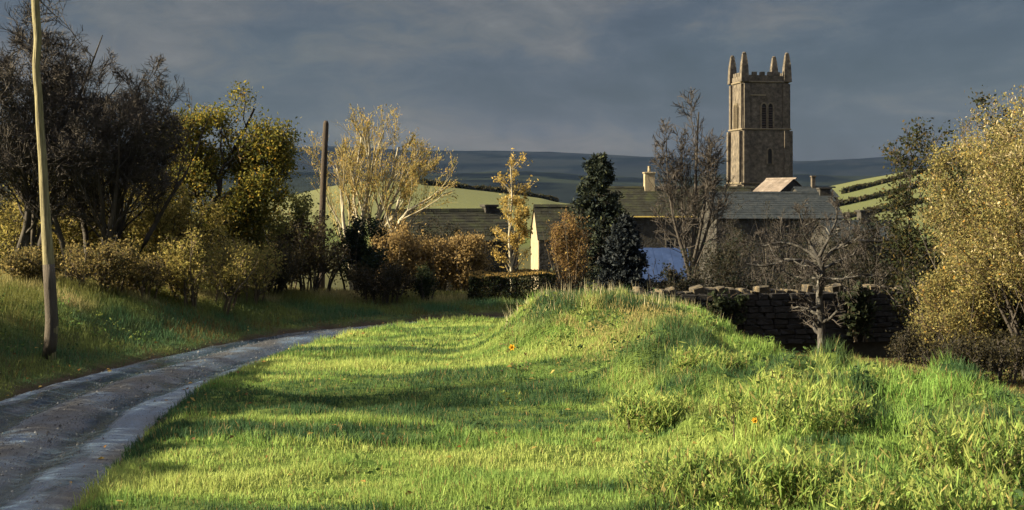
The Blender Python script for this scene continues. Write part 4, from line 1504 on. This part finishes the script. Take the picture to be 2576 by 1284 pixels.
def build_village():
    # dark cottage behind the ochre beech
    Y = 63
    b = place(1118, Y)
    house('cottage', 'dark mossy-roofed cottage above the ochre beech bushes', b, R(24), 5.6, 4.6, ridge_h(604, Y - 2, b), ridge_h(534, Y, b), M['stone_dim'], M['mossy_slate'],
          wins=[(-1.6, 2.5, .8, .9), (1.5, 2.5, .8, .9)], chims=[(2.3, .6, .5, .25, M['stone_dim'], 0)], group='village houses', courses=10)
    # cottage with a lit gable
    Y = 74
    b = place(1428, Y)
    house('cottage', 'cottage with a sunlit pale stone gable left of the dark yews', b, R(6.5), 3.6, 3.3, ridge_h(600, Y, b), ridge_h(522, Y, b), M['stone_dim'], M['mossy_slate'],
          wins=[(-.3, 2.7, .8, .9)], group='village houses', courses=12, gable_m=M['stone_pale'], over=.1)
    # house with pale chimney behind the slender bare tree
    Y = 112
    b = place(1700, Y)
    house('cottage', 'long slate-roofed house with a pale chimney between yews and bare tree', b, R(3), 12.4, 5.2, ridge_h(541, Y - 2.6, b), ridge_h(474, Y, b), M['stone_dim'], M['mossy_slate'],
          wins=[(-.9, 2.5, .7, .9), (2.2, 2.5, .7, .9)], chims=[(-2.25, .85, .8, 1.25, M['stone_pale'], 1)], group='village houses')
    root = bpy.data.objects['cottage.002']
    bm = BM()
    bm.box((0, -2.6 - .30, ridge_h(541, Y - 2.6, b) - .16), (12.5, .12, .12), bevel=.02)
    bm.build('gutter', noise_mat('ochre_gutter', [(.3, (.34, .26, .07)), (.7, (.48, .38, .12))], 3), root)
    # shed with blue sheet roof
    Y = 72
    b = place(1672, Y)
    sh = empty('shed', (b.x, b.y, b.z), R(4), 'small shed with sloping blue sheet roof left of the slender bare trunk', 'shed')
    hz0, hz1 = ridge_h(630, Y, b), ridge_h(702, Y, b)
    bm = BM()
    bm.prism([(-.95, -.8), (1.0, -.8), (1.0, hz0 - .08), (-.95, hz1 - .08)], -1.22, 1.22, axis='X')
    bm.build('wall', M['stone_dim'], sh)
    ang = math.atan2(hz0 - hz1, 1.95)
    for j in range(6):
        bm = BM()
        bm.box((-1.2 + .48 * j, .02, (hz0 + hz1) / 2 - .02 + .012 * (j % 2)), (.485, 1.95 / math.cos(ang) + .3, .03), rot=Matrix.Rotation(ang, 4, 'X'))
        bm.build('roof_sheet', M['blue_sheet'], sh)
    # long dark slate house in front of the church
    Y = 98
    b = place(1935, Y)
    house('cottage', 'long blue-grey slate-roofed house below the church tower', b, R(5), 9.2, 5.4, ridge_h(548, Y - 2.7, b), ridge_h(488, Y, b), M['stone_dim'], M['slate'],
          wins=[(-.6, 2.2, .7, .9)], chims=[(4.1, .8, .7, .35, M['stone_dim'], 0)], group='village houses')
    # small house with pale sunlit roof at the tower foot
    Y = 128
    b = place(1962, Y)
    house('cottage', 'low house with pale sunlit roof at the foot of the tower', b, R(-62), 3.9, 4.2, ridge_h(492, Y, b), ridge_h(452, Y, b), M['stone_dim'], M['pale_slate'],
          chims=[], group='village houses', courses=9)
    b = place(2044, 124)
    house('cottage', 'small dark house with thin yellow chimney right of the tower', b, R(8), 3.4, 3.8, ridge_h(496, 122, b), ridge_h(474, 124, b), M['stone_dim'], M['slate'],
          chims=[(.05, .34, .34, 1.05, M['stone_warm'], 0)], group='village houses', courses=7)
    # house end behind the apple tree, right
    Y = 86
    b = place(2150, Y)
    house('cottage', 'dim house with a square dark chimney right of the apple tree', b, R(7), 4.6, 4.4, ridge_h(606, Y - 2, b), ridge_h(560, Y, b), M['stone_dim'], M['slate'],
          wins=[(-1.0, 1.2, .8, .9), (1.0, 1.2, .8, .9)], chims=[(.75, .95, .7, .7, M['stone_dim'], 0)], group='village houses')
    # church yard bushes
    shrub('churchyard_bush', 'rounded dark bush at the right foot of the church tower', 1978, 150, 9.6, 3.6, 660, GREEN_D, [2, 2, 2], 6000, .22, DARK, M['twig_dark'],
          nst=9, lean=24, spread=.25, r0=.10, twigr=.02)


build_village()


def build_church():
    Y = 168.0
    px_c = 1922
    b0 = ground_at(px_c, Y)
    rz = R(9.5)
    root = empty('church_tower', (b0.x, Y + 3.2, b0.z), rz, 'square stone church tower with four pinnacles, its left side sunlit', 'tower')
    z_par = EYE + (HZ - 205) / FPX * Y - b0.z      # parapet base
    z_top = EYE + (HZ - 192) / FPX * Y - b0.z      # merlon tops
    z_pin = EYE + (HZ - 130) / FPX * Y - b0.z
    st = M['stone_warm']
    # three stages, each a little narrower
    stages = [(0, z_par * .40, 3.22, 3.14), (z_par * .40, z_par * .72, 3.08, 3.00), (z_par * .72, z_par, 2.94, 2.86)]
    for i, (a, c, w0, w1) in enumerate(stages):
        b = BM()
        b.box((0, 0, (a + c) / 2 - (.5 if i == 0 else 0)), (2 * w0, 2 * w0, c - a + (1.0 if i == 0 else 0)), taper=w1 / w0)
        b.build('stage', st, root)
        b = BM()
        b.box((0, 0, c), (2 * w1 + .34, 2 * w1 + .34, .20), bevel=.05)
        b.build('string_course', M['stone_course'], root)
    # corner buttresses
    for sx in (-1, 1):
        for sy in (-1, 1):
            b = BM()
            for (a, c, w0, w1), pr in zip(stages, (.48, .34, .20)):
                h = c - a - .25
                zc = (a + c) / 2 - .1
                b.box((sx * (w1 - .42), sy * (w0 + pr / 2 - .05), zc), (.72, pr + .1, h), taper=.97)
                b.box((sx * (w0 + pr / 2 - .05), sy * (w1 - .42), zc), (pr + .1, .72, h), taper=.97)
            b.build('buttress', st, root)
    w = stages[2][3]
    root.scale = (1.04, .84, 1.0)      # the plan is a little shallower than wide
    # battlemented parapet
    b = BM()
    for s in (-1, 1):
        b.box((0, s * (w - .16), z_par + .42), (2 * w - .02, .34, .7))
        b.box((s * (w - .16), 0, z_par + .42), (.338, 2 * w - .70, .7))
    b.build('parapet', st, root)
    for s in (-1, 1):
        for k in (-1.45, -.45, .55, 1.5):
            for ax in (0, 1):
                b = BM()
                p = (k, s * (w - .16), z_par + 1.02) if ax == 0 else (s * (w - .16), k, z_par + 1.02)
                b.box(p, (.62, .36, .52) if ax == 0 else (.36, .62, .52), bevel=.04)
                b.build('merlon', st, root)
    # pinnacles: shaft, spirelet, finial
    for sx in (-1, 1):
        for sy in (-1, 1):
            x, y = sx * (w - .14), sy * (w - .14)
            h = z_pin - z_par
            b = BM()
            b.box((x, y, z_par + h * .27), (1.02, 1.02, h * .54), taper=.82, bevel=.04)
            p = b.build('pinnacle', st, root)
            b = BM()
            b.box((x, y, z_par + h * .545), (.86, .86, .10), bevel=.03)
            b.box((x, y, z_par + h * .75), (.80, .80, h * .38), taper=.55)
            for q in range(4):
                for r_ in range(3):
                    dx, dy = ((1, 1), (1, -1), (-1, 1), (-1, -1))[q]
                    tt = .2 + .28 * r_
                    k = .36 * (1 - .58 * tt)
                    b.box((x + dx * k, y + dy * k, z_par + h * (.55 + .40 * tt)), (.14, .14, .16), rz=R(45))
            b.build('spirelet', st, p)
            b = BM()
            b.tube([(x, y, z_par + h * .93), (x, y, z_par + h * .965), (x, y, z_par + h)], [.16, .28, .16], 8)
            b.build('finial', st, p)
    # openings on the camera side and the sunlit side
    def arch(cx, z0, wd, hh, n=7):
        pts = [(cx - wd / 2, z0), (cx + wd / 2, z0)]
        sp = z0 + hh - wd * .8
        pts += [(cx + wd / 2 * math.cos(t) , sp + wd * .8 * math.sin(t) ) for t in np.linspace(0, math.pi / 2, n)]
        pts += [(cx - wd / 2 * math.cos(t), sp + wd * .8 * math.sin(t)) for t in np.linspace(math.pi / 2, 0, n)[1:]]
        return pts
    def opening(face, cx, z0, wd, hh, wl, nm, louvre):
        def orient(o):
            if face == 'left':
                o.rotation_euler = (0, 0, R(-90))
            return o
        b = BM()
        o_, i_ = arch(cx, z0 - .08, wd + .36, hh + .26), arch(cx, z0, wd, hh)
        b.ring(o_, i_, -wl - .16, -wl + .15)
        f = orient(b.build(nm, M['stone_course'], root))
        b = BM()
        b.prism(i_, -wl - .02, -wl + .12)
        b.build('dark_opening', M['void'], f)
        if louvre:
            z = z0 + .18
            while z < z0 + hh - .35:
                b = BM()
                b.box((cx, -wl - .07, z), (wd - .04, .14, .04), rot=Matrix.Rotation(R(38), 4, 'X'))
                b.build('louvre', M['louvre'], f)
                z += .30
    zb = EYE + (HZ - 322) / FPX * Y - b0.z
    zl = EYE + (HZ - 412) / FPX * Y - b0.z
    for face in ('front', 'left'):
        for s in (-1, 1):
            opening(face, s * .42 + (.12 if face == 'front' else 0), zb, .58, 3.1, 2.96, 'belfry_window', True)
    opening('front', .42, zl, .52, 1.9, 3.09, 'slit_window', False)
    b = BM()
    b.box((-1.0, -2.96, EYE + (HZ - 239) / FPX * Y - b0.z), (1.9, .16, .14), bevel=.03)  # added pale strip, paints a highlight on the front face
    b.build('weathered_ledge', M['stone_pale'], root)
    # lead roof behind the parapet and a flagless pole socket
    b = BM()
    b.box((0, 0, z_par + .25), (2 * w - .9, 2 * w - .9, .3), taper=.4)
    b.build('lead_roof', M['slate'], root)


M['stone_course'] = noise_mat('string_stone', [(0.3, (.095, .08, .06)), (0.7, (.18, .155, .11))], 2.0, bump=.4, bump_scale=7, bdist=.06, rough=.95, spec=.1)
M['void'] = noise_mat('dark_void', [(0.3, (.008, .007, .007)), (0.7, (.016, .013, .012))], 3, bump=0)
M['louvre'] = noise_mat('louvre_oak', [(0.3, (.030, .022, .018)), (0.7, (.065, .046, .036))], 3, bump=.2)
build_church()


def build_wall():
    Y = 32.0
    rng = random.Random(77)
    x0, x1 = 2.0, 11.6
    ztop = EYE + (HZ - 742) / FPX * Y
    zb = -1.0
    root = empty('stone_wall', ((x0 + x1) / 2, Y, zb), R(11), 'dark rubble garden wall beyond the mound, with upright cope stones', 'wall')
    L, H = x1 - x0, ztop - zb
    b = BM()
    b.box((0, .22, H / 2), (L, .34, H - .04))
    b.build('wall_core', noise_mat('wall_mortar', [(0.3, (.020, .018, .016)), (0.7, (.04, .036, .03))], 6), root)
    m1 = noise_mat('wall_stone', [(0.3, (.011, .011, .012)), (0.5, (.020, .019, .020)), (0.68, (.034, .035, .038)), (.8, (.11, .118, .125))], 4.5, bump=.8, bump_scale=14, rough=.9)
    m2 = noise_mat('cope_stone', [(0.3, (.022, .020, .018)), (0.5, (.045, .040, .031)), (0.72, (.17, .13, .07))], 3.0, bump=.8, bump_scale=12, rough=.9)
    # a dozen stone shapes shared by all
    shapes = []
    for i in range(12):
        bm = bmesh.new()
        bmesh.ops.create_cube(bm, size=1.0)
        bmesh.ops.bevel(bm, geom=list(bm.edges), offset=.13, segments=1, affect='EDGES')
        for v in bm.verts:
            v.co += Vector((rng.uniform(-.06, .06), rng.uniform(-.09, .09), rng.uniform(-.08, .08)))
        me = bpy.data.meshes.new('stone')
        bm.to_mesh(me)
        bm.free()
        me.materials.append(m1)
        shapes.append(me)
    copes = []
    for i in range(6):
        me = shapes[i].copy()
        me.materials.clear()
        me.materials.append(m2)
        copes.append(me)
    z = .42
    while z < H - .06:
        h = rng.uniform(.10, .165)
        x = -L / 2 + rng.uniform(0, .1)
        while x < L / 2 - .1:
            w = rng.uniform(.26, .56)
            o = bpy.data.objects.new('stone', rng.choice(shapes))
            link(o, root, (x + w / 2, .05 + rng.uniform(-.025, .02), z + h / 2))
            o.scale = (w * .97, .24, h * .96)
            o.rotation_euler = (0, R(rng.uniform(-2.5, 2.5)), rng.choice((0, math.pi)))
            x += w
        z += h
    x = -L / 2
    while x < L / 2 - .05:
        w = rng.uniform(.13, .36)
        hh = rng.uniform(.10, .27)
        o = bpy.data.objects.new('cope_stone', rng.choice(copes))
        link(o, root, (x + w / 2, .2, H + hh / 2 - .03))
        o.scale = (w * .96, .46, hh)
        o.rotation_euler = (0, R(rng.uniform(-16, 16)), R(rng.uniform(-8, 8)))
        x += w


build_wall()


def build_wall_ivy():
    rng = np.random.default_rng(888)
    for i, (u, wd, hh, lab) in enumerate([(-2.2, 1.0, 1.0, 'dark ivy hanging on the wall left of the apple trunk'), (1.35, .8, 1.15, 'dark ivy hanging on the wall right of the apple trunk')]):
        a = R(11)
        cx, cy = 7.1 + u * math.cos(a), 32 + u * math.sin(a)
        root = empty('wall_ivy', (cx, cy - .08, -.55), a, lab, 'ivy', 'ivy on the stone wall')
        n = 9
        P = np.zeros((n, 7, 3))
        P[:, 0, 0] = rng.uniform(-wd * .25, wd * .25, n)
        for j in range(1, 7):
            P[:, j] = P[:, j - 1] + np.c_[rng.normal(0, wd * .09, n), rng.normal(0, .01, n), np.full(n, (hh + .15) / 6)]
        P[..., 1] = np.clip(P[..., 1], -.05, .02) - .03
        Rr = np.full((n, 7), .016) * np.linspace(1, .4, 7)
        A, Ra = sprout(rng, P, Rr, 9, .15, 1, 60, 20, .25, 4, .1, -.02, .5, .005, flat=.2)
        A[..., 1] = np.clip(A[..., 1], -.14, -.01)
        lf = leaves(rng, A, 1500, .085, .045, [(.024, .034, .018), (.036, .046, .024), (.09, .095, .06)], [4, 3, .6], aspect=1.2)
        finish_plant(root, [tubes(P, Rr, 5)], [tubes(A, Ra, 3)], [lf], M['bark_brown'], M['twig_brown'], M['leaf'], 'stems', 'foliage')


build_wall_ivy()

# ------------------------------------------------------------------ grass
def build_grass():
    rng = np.random.default_rng(2024)

    def scatter(n, y0, y1, power=1.0, margin=1.6):
        y = y0 + (y1 - y0) * rng.random(n) ** power
        x = (rng.random(n) * 2 - 1) * (CX / FPX * y + margin)
        return x, y

    def blades(name, label, x, y, h, w, col, lean=.35, windx=0.0, group=None):
        n = len(x)
        z = gsample(GZ, x, y)
        az = rng.random(n) * 2 * np.pi
        # blades turn their flat side at random
        bx, by = np.cos(az) * w / 2, np.sin(az) * w / 2
        la = rng.random(n) * 2 * np.pi
        lm = lean * h * rng.random(n)
        tx = np.cos(la) * lm + windx * h
        ty = np.sin(la) * lm
        B = np.stack([x, y, z - .015], -1)
        Wv = np.stack([bx, by, np.zeros(n)], -1)
        mid = B + np.stack([tx * .35, ty * .35, h * .6], -1)
        tip = B + np.stack([tx, ty, h * np.sqrt(np.clip(1 - (lm / np.maximum(h, 1e-4)) ** 2 * .5, .2, 1))], -1)
        V = np.stack([B - Wv, B + Wv, mid + Wv * .7, mid - Wv * .7, tip], 1)
        i = np.arange(n) * 5
        q = np.stack([i, i + 1, i + 2, i + 3], -1)
        t = np.stack([i + 3, i + 2, i + 4], -1)
        c = np.repeat(col, 5, 0)
        far = y > 16.5      # far blades keep only their outline
        q = q[~far]
        t = np.concatenate([t[~far], np.stack([i, i + 1, i + 4], -1)[far]])
        me = np_mesh(name, V.reshape(-1, 3), quads=q, tris=t, col=c)
        o = mobj(name, me, M['blade'])
        tag(o, label, 'grass', group, 'stuff')

    def mixc(a, b, k):
        return np.asarray(a) * (1 - k[:, None]) + np.asarray(b) * k[:, None]

    lush, yel, dark, straw, blue = (.165, .285, .066), (.300, .365, .108), (.036, .080, .036), (.44, .37, .19), (.045, .100, .048)

    # ---- lawn, mound and rough ground on this side of the lane
    x, y = scatter(530000, 8.0, 34.2, .95)
    d, e, rg, mo = (gsample(A, x, y) for A in (GD, GE, GR, GMO))
    edge_n = .75 * (fbm(x * 2.6, y * 2.6, 301) - .5)
    keep = (d < 0) & (e + edge_n > .02)
    brown = gsample(GBR, x, y)
    keep &= rng.random(len(x)) > brown * .80
    x, y, d, e, rg, mo, brown = (a[keep] for a in (x, y, d, e, rg, mo, brown))
    tus = fbm(x * 1.5, y * 1.5, 302)
    tus2 = fbm(x * 4.0, y * 4.0, 303)
    mk = sst(.25, .8, mo)
    rough = np.clip(rg + mk, 0, 1)
    h = (.045 + .05 * tus2 + .07 * sst(.48, .70, tus)) * (1 - rough) + rough * (.05 + .13 * sst(.40, .70, tus) + .08 * tus2)
    h += .07 * sst(.5, .1, e) * (1 - rough) * fbm(x * 3, y * 3, 309)
    h *= rng.uniform(.55, 1.3, len(x))
    w = np.maximum(.0080, .00066 * y) * rng.uniform(.7, 1.4, len(x))
    # stripes and dark bands across the verge paint tree shadows into the blade colour
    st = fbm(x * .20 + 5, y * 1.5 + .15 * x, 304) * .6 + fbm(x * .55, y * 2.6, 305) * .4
    shade_band = np.exp(-((y - 25.1 - .04 * x) / .95) ** 2) + .9 * np.exp(-((y - 19.0 + .05 * x) / 1.1) ** 2) + .55 * np.exp(-((y - 16.6) / .45) ** 2)
    shade_band *= 1 - sst(.4, 2.2, x)
    s = np.clip(st - .16 * shade_band, 0, 1)
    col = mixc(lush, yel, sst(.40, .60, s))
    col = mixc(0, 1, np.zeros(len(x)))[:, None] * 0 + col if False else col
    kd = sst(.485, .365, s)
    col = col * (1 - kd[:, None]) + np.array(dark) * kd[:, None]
    # rough ground: patches of lush, dark and olive herbage
    pr = fbm(x * .8 + 9, y * .8, 306)
    rc = mixc(lush, yel, sst(.45, .62, pr))
    kd = sst(.52, .40, fbm(x * .8, y * .8 + 3, 307)) * .95
    rc = rc * (1 - kd[:, None]) + np.array(dark) * kd[:, None]
    col = col * (1 - rough[:, None]) + rc * rough[:, None]
    # straw grass on the mound's crest; the flank patch paints its sunlit slope
    ks = np.clip(sst(.50, .68, fbm(x * 1.2 + 2, y * .9, 308)) * (mk * .8 + .55 * np.exp(-((x - 1.5) / .8) ** 2 - ((y - 21.0) / 1.6) ** 2)) + .10 * mk, 0, .85)
    pick = rng.random(len(x)) < ks
    col[pick] = np.array([.30, .265, .11])
    pick = rng.random(len(x)) < .06 + .35 * brown
    col[pick] = np.array([.22, .165, .07])
    col = col * rng.uniform(.72, 1.28, (len(x), 1))
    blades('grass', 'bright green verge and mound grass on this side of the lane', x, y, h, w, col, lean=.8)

    # ---- bank grass beyond the lane
    x, y = scatter(420000, 15, 41, .9, 2.5)
    d, e = gsample(GD, x, y), gsample(GE, x, y)
    keep = (d > 0) & (e + .3 * (fbm(x * 2, y * 2, 321) - .5) > -.02) & (e < 8) & (x < 2)
    x, y, e = x[keep], y[keep], e[keep]
    top = sst(1.7, 2.7, e + .5 * (fbm(x * 1.3, y * 1.3, 322) - .5))
    h = (.09 + .16 * fbm(x * 1.7, y * 1.7, 323)) * rng.uniform(.5, 1.3, len(x)) * (1 + .25 * top)
    h *= sst(-.1, .7, e) * .75 + .25
    w = np.maximum(.009, .00050 * y) * rng.uniform(.7, 1.4, len(x))
    k = fbm(x * 1.1, y * 1.1, 324)
    face = mixc((.055, .118, .056), (.125, .160, .050), sst(.42, .62, k))
    pick = rng.random(len(x)) < sst(.5, .7, fbm(x * .9 + 4, y * .9, 325)) * .5
    face[pick] = np.array([.115, .085, .032])
    tc = mixc((.115, .125, .038), straw, .8 * sst(.42, .75, fbm(x * 1.0, y * 1.0, 326)))  # straw tone paints the sunlight along the bank top
    col = face * (1 - top[:, None]) + tc * top[:, None]
    col = col * rng.uniform(.68, 1.3, (len(x), 1))
    blades('bank_grass', 'darker tufted grass on the bank beyond the lane, bleached along its top', x, y, h, w, col, lean=.8)

    # ---- thin dead grass and bents by the wall
    x, y = scatter(130000, 14, 31.6, 1.0, 1.5)
    keep = (x > 2.6) & (gsample(GBR, x, y) > rng.random(len(x)))
    x, y = x[keep], y[keep]
    h = rng.uniform(.04, .14, len(x))
    w = .013 * rng.uniform(.7, 1.3, len(x))
    k = fbm(x * .9, y * .9, 331)
    col = mixc((.055, .055, .022), (.16, .115, .05), sst(.4, .6, k)) * rng.uniform(.6, 1.3, (len(x), 1))
    blades('dead_grass', 'brown dead grass on the low ground before the stone wall', x, y, h, w, col, lean=.9)

    # ---- bleached seed stems standing along the mound's crest
    n = 420
    x = rng.uniform(-.2, 5.2, n)
    y = 25.3 + rng.normal(0, .7, n) - .1 * np.clip(x - 2, 0, 9)
    h = rng.uniform(.16, .38, n) * np.interp(x, [-.5, 0, 2, 5.5], [.5, 1, 1, .7])
    col = np.tile(np.array([.50, .46, .30]), (n, 1)) * rng.uniform(.6, 1.2, (n, 1))
    blades('seed_stems', 'thin bleached seed stems along the crest of the mound', x, y, h, np.full(n, .013), col, lean=.5)


build_grass()


def build_herbs():
    # broad-leaved weeds growing through the rough grass
    rng = np.random.default_rng(909)
    n = 5200
    y = rng.uniform(9.5, 26.5, n)
    x = (rng.random(n) * 2 - 1) * (CX / FPX * y + 1.2)
    rg, mo, d, e = (gsample(A, x, y) for A in (GR, GMO, GD, GE))
    clump = sst(.50, .62, fbm(x * 1.3, y * 1.3, 401))
    bank = (d > 0) & (e > .4) & (e < 4)
    keep = (rng.random(n) < clump * np.clip(rg + .25 * (mo > .3), 0, 1) * .9) | (bank & (rng.random(n) < clump * .6)) | ((d < 0) & (e > .4) & (rng.random(n) < .012))
    x, y, bank = x[keep], y[keep], bank[keep]
    m = len(x)
    z = gsample(GZ, x, y)
    k = 26
    hh = rng.uniform(.10, .34, m)
    off = rng.normal(0, .09, (m, k, 3))
    off[..., 2] = rng.random((m, k)) * hh[:, None]
    c = (np.stack([x, y, z], -1)[:, None] + off).reshape(-1, 3)
    N = m * k
    a = unit(np.c_[rng.normal(size=(N, 2)), rng.uniform(-.1, .9, N)])
    b = unit(np.cross(a, rng.normal(size=(N, 3))))
    s_ = (.055 * rng.uniform(.6, 1.5, N))[:, None]
    V = np.stack([c - a * s_ * .5, c + b * s_ * .26, c + a * s_ * .5, c - b * s_ * .26], 1)
    pal = np.array([(.085, .145, .040), (.15, .19, .05), (.040, .075, .030), (.12, .10, .045)])
    tint = rng.choice(4, m, p=[.4, .25, .27, .08])
    col = np.repeat(pal[tint], k, 0) * rng.uniform(.65, 1.3, (N, 1))
    me = np_mesh('weeds', V.reshape(-1, 3), quads=np.arange(N * 4).reshape(-1, 4), col=np.repeat(col, 4, 0))
    o = mobj('weeds', me, M['leaf'])
    tag(o, 'broad-leaved weeds tangled through the rough grass', 'weeds', kind='stuff')


build_herbs()


def build_weed_mounds():
    # bushy hummocks of nettle and bramble on the rough bank
    spots = [(1985, 1035, .62, 1.7, 'widest leafy hummock in the rough grass below the wall'),
             (2160, 985, .50, 1.3, 'leafy hummock at the far edge of the rough grass before the brown strip'),
             (1790, 965, .46, 1.1, 'leafy hummock on the right flank of the grassy mound'),
             (2470, 1130, .60, 1.5, 'leafy hummock at the right edge of the rough grass'),
             (2290, 1120, .50, 1.2, 'leafy hummock left of the one at the right edge'),
             (1800, 1225, .55, 1.4, 'leafy hummock low in the foreground at the foot of the bank'),
             (2050, 1215, .48, 1.2, 'leafy hummock in the right foreground, between two others'),
             (2330, 1255, .55, 1.4, 'leafy hummock at the bottom right of the view'),
             (1640, 1060, .40, .9, 'small leafy hummock on the slope between lawn and rough grass')]
    pal = [(.19, .28, .070), (.29, .34, .10), (.10, .17, .050), (.30, .26, .10)]
    for i, (px, py, h, w, lab) in enumerate(spots):
        Y = EYE * FPX / (py - HZ)
        for _ in range(8):
            Y = (EYE - gz((px - CX) / FPX * Y, Y) - h * .3) * FPX / (py - HZ)
        b = ground_at(px, Y)
        st = stems_from(np.random.default_rng(970 + i), 22, h * .62, w * .40, 40, .008, K=5, wig=.12, up=.05)
        woody('weed_hummock', lab, 'weeds', b, 990 + i, [st],
              [L1(n=7, ang=45, ratio=.5, t0=.1, K=4, rmin=.003), L1(n=4, ang=45, ratio=.5, K=3, rmin=.002)],
              M['bark_brown'], M['twig_brown'], [dict(count=1100, size=.038, spread=.05, palette=pal, weights=[4, 2.5, 3, .5], shade=.22, aspect=1.6),
               dict(count=2600, size=.13, spread=.06, palette=pal, weights=[4, 4, 2, .8], shade=.25, aspect=9.0, up=1.6)],
              env=ell(0, h * .35, w * .62, h * .8), group='leafy hummocks on the rough bank', wname='stems', cname='foliage')


build_weed_mounds()


def build_litter():
    # wind-blown autumn leaves lying in the grass and on the lane
    rng = np.random.default_rng(911)
    n = 900
    y = rng.uniform(11, 32, n)
    x = rng.uniform(-9, 7, n)
    e, d = gsample(GE, x, y), gsample(GD, x, y)
    keep = (e > -.6) & (e < 7) & (rng.random(n) < np.where(np.abs(e) < .5, 1, .45))
    x, y, d, e = x[keep], y[keep], d[keep], e[keep]
    n = len(x)
    z = gsample(GZ, x, y) + np.where(e > .1, .07, .16) * rng.uniform(.7, 1.1, n)
    c = np.stack([x, y, z], -1)
    a = unit(np.c_[rng.normal(size=(n, 2)), rng.normal(0, .35, n)])
    b = unit(np.cross(a, np.array([0, 0, 1.]) + rng.normal(0, .4, (n, 3))))
    s_ = rng.uniform(.022, .05, n)[:, None]
    up = np.array([0, 0, 1.]) * s_ * .25
    V = np.stack([c - a * s_, c + b * s_ * .6 + up, c + a * s_, c - b * s_ * .6 + up], 1)
    pal = np.array([(.30, .19, .06), (.20, .11, .04), (.38, .28, .09), (.12, .07, .035)])
    col = pal[rng.integers(0, 4, n)] * rng.uniform(.7, 1.2, (n, 1))
    i = np.arange(n) * 4
    t = np.concatenate([np.stack([i, i + 1, i + 2], -1), np.stack([i, i + 2, i + 3], -1)])
    me = np_mesh('fallen_leaves', V.reshape(-1, 3), tris=t, col=np.repeat(col, 4, 0))
    tag(mobj('fallen_leaves', me, M['leaf']), 'fallen brown leaves scattered over the verge and lane', 'leaves', kind='stuff')


build_litter()


def build_flowers():
    pet = noise_mat('petal', [(.3, (.70, .40, .03)), (.7, (.85, .55, .06))], 20, bump=0)
    stm = noise_mat('flower_stem', [(.3, (.06, .12, .02)), (.7, (.10, .18, .03))], 20, bump=0)
    for i, (px, py, sc_, lab) in enumerate([(1288, 878, 1.0, 'single yellow daffodil on the verge left of the mound'), (1897, 1096, .55, 'small orange-yellow flower in the rough grass at the right')]):
        Y = EYE * FPX / (py - HZ)
        for _ in range(6):
            x = (px - CX) / FPX * Y
            Y = (EYE - gz(x, Y) - .18) * FPX / (py - HZ)
        x = (px - CX) / FPX * Y
        z = gz(x, Y)
        root = empty('daffodil', (x, Y, z), 0, lab, 'flower', 'yellow flowers in the grass')
        b = BM()
        b.tube([(0, 0, -.02), (.01, 0, .12), (0, -.02, .2)], [.006, .005, .005], 6)
        b.build('stem', stm, root)
        for k in range(6):
            a = k * math.pi / 3
            b = BM()
            u = Vector((math.cos(a), 0, math.sin(a)))
            v = Vector((-math.sin(a), 0, math.cos(a)))
            c = Vector((0, -.03, .2))
            r = .062 * sc_
            pts = [c, c + u * r * .55 + v * r * .32 + Vector((0, -.006, 0)), c + u * r + Vector((0, -.004, 0)), c + u * r * .55 - v * r * .32 + Vector((0, -.006, 0))]
            vs = [b.bm.verts.new(p) for p in pts] + [b.bm.verts.new(p + Vector((0, .004, 0))) for p in pts]
            b.bm.faces.new(vs[:4])
            b.bm.faces.new(vs[4:][::-1])
            for j in range(4):
                b.bm.faces.new((vs[j], vs[(j + 1) % 4], vs[4 + (j + 1) % 4], vs[4 + j]))
            b.build('petal', pet, root)
        b = BM()
        b.tube([(0, -.03, .2), (0, -.05, .2), (0, -.075, .2)], [.014 * sc_, .02 * sc_, .028 * sc_], 10, cap=False)
        b.build('trumpet', pet, root)


build_flowers()


def build_haze():
    b = BM()
    b.box((0, 1700, 50), (4700, 3700, 240))
    m, t, out = mat('haze_air')
    v = nd(t, 'ShaderNodeVolumePrincipled')
    v.inputs['Color'].default_value = (.28, .48, 1.0, 1)
    v.inputs['Density'].default_value = 2.2e-5
    v.inputs['Anisotropy'].default_value = 0.0
    t.links.new(v.outputs[0], out.inputs['Volume'])
    o = b.build('haze', m)
    tag(o, 'thin blue haze in the air over the valley', 'haze', kind='stuff')


build_haze()
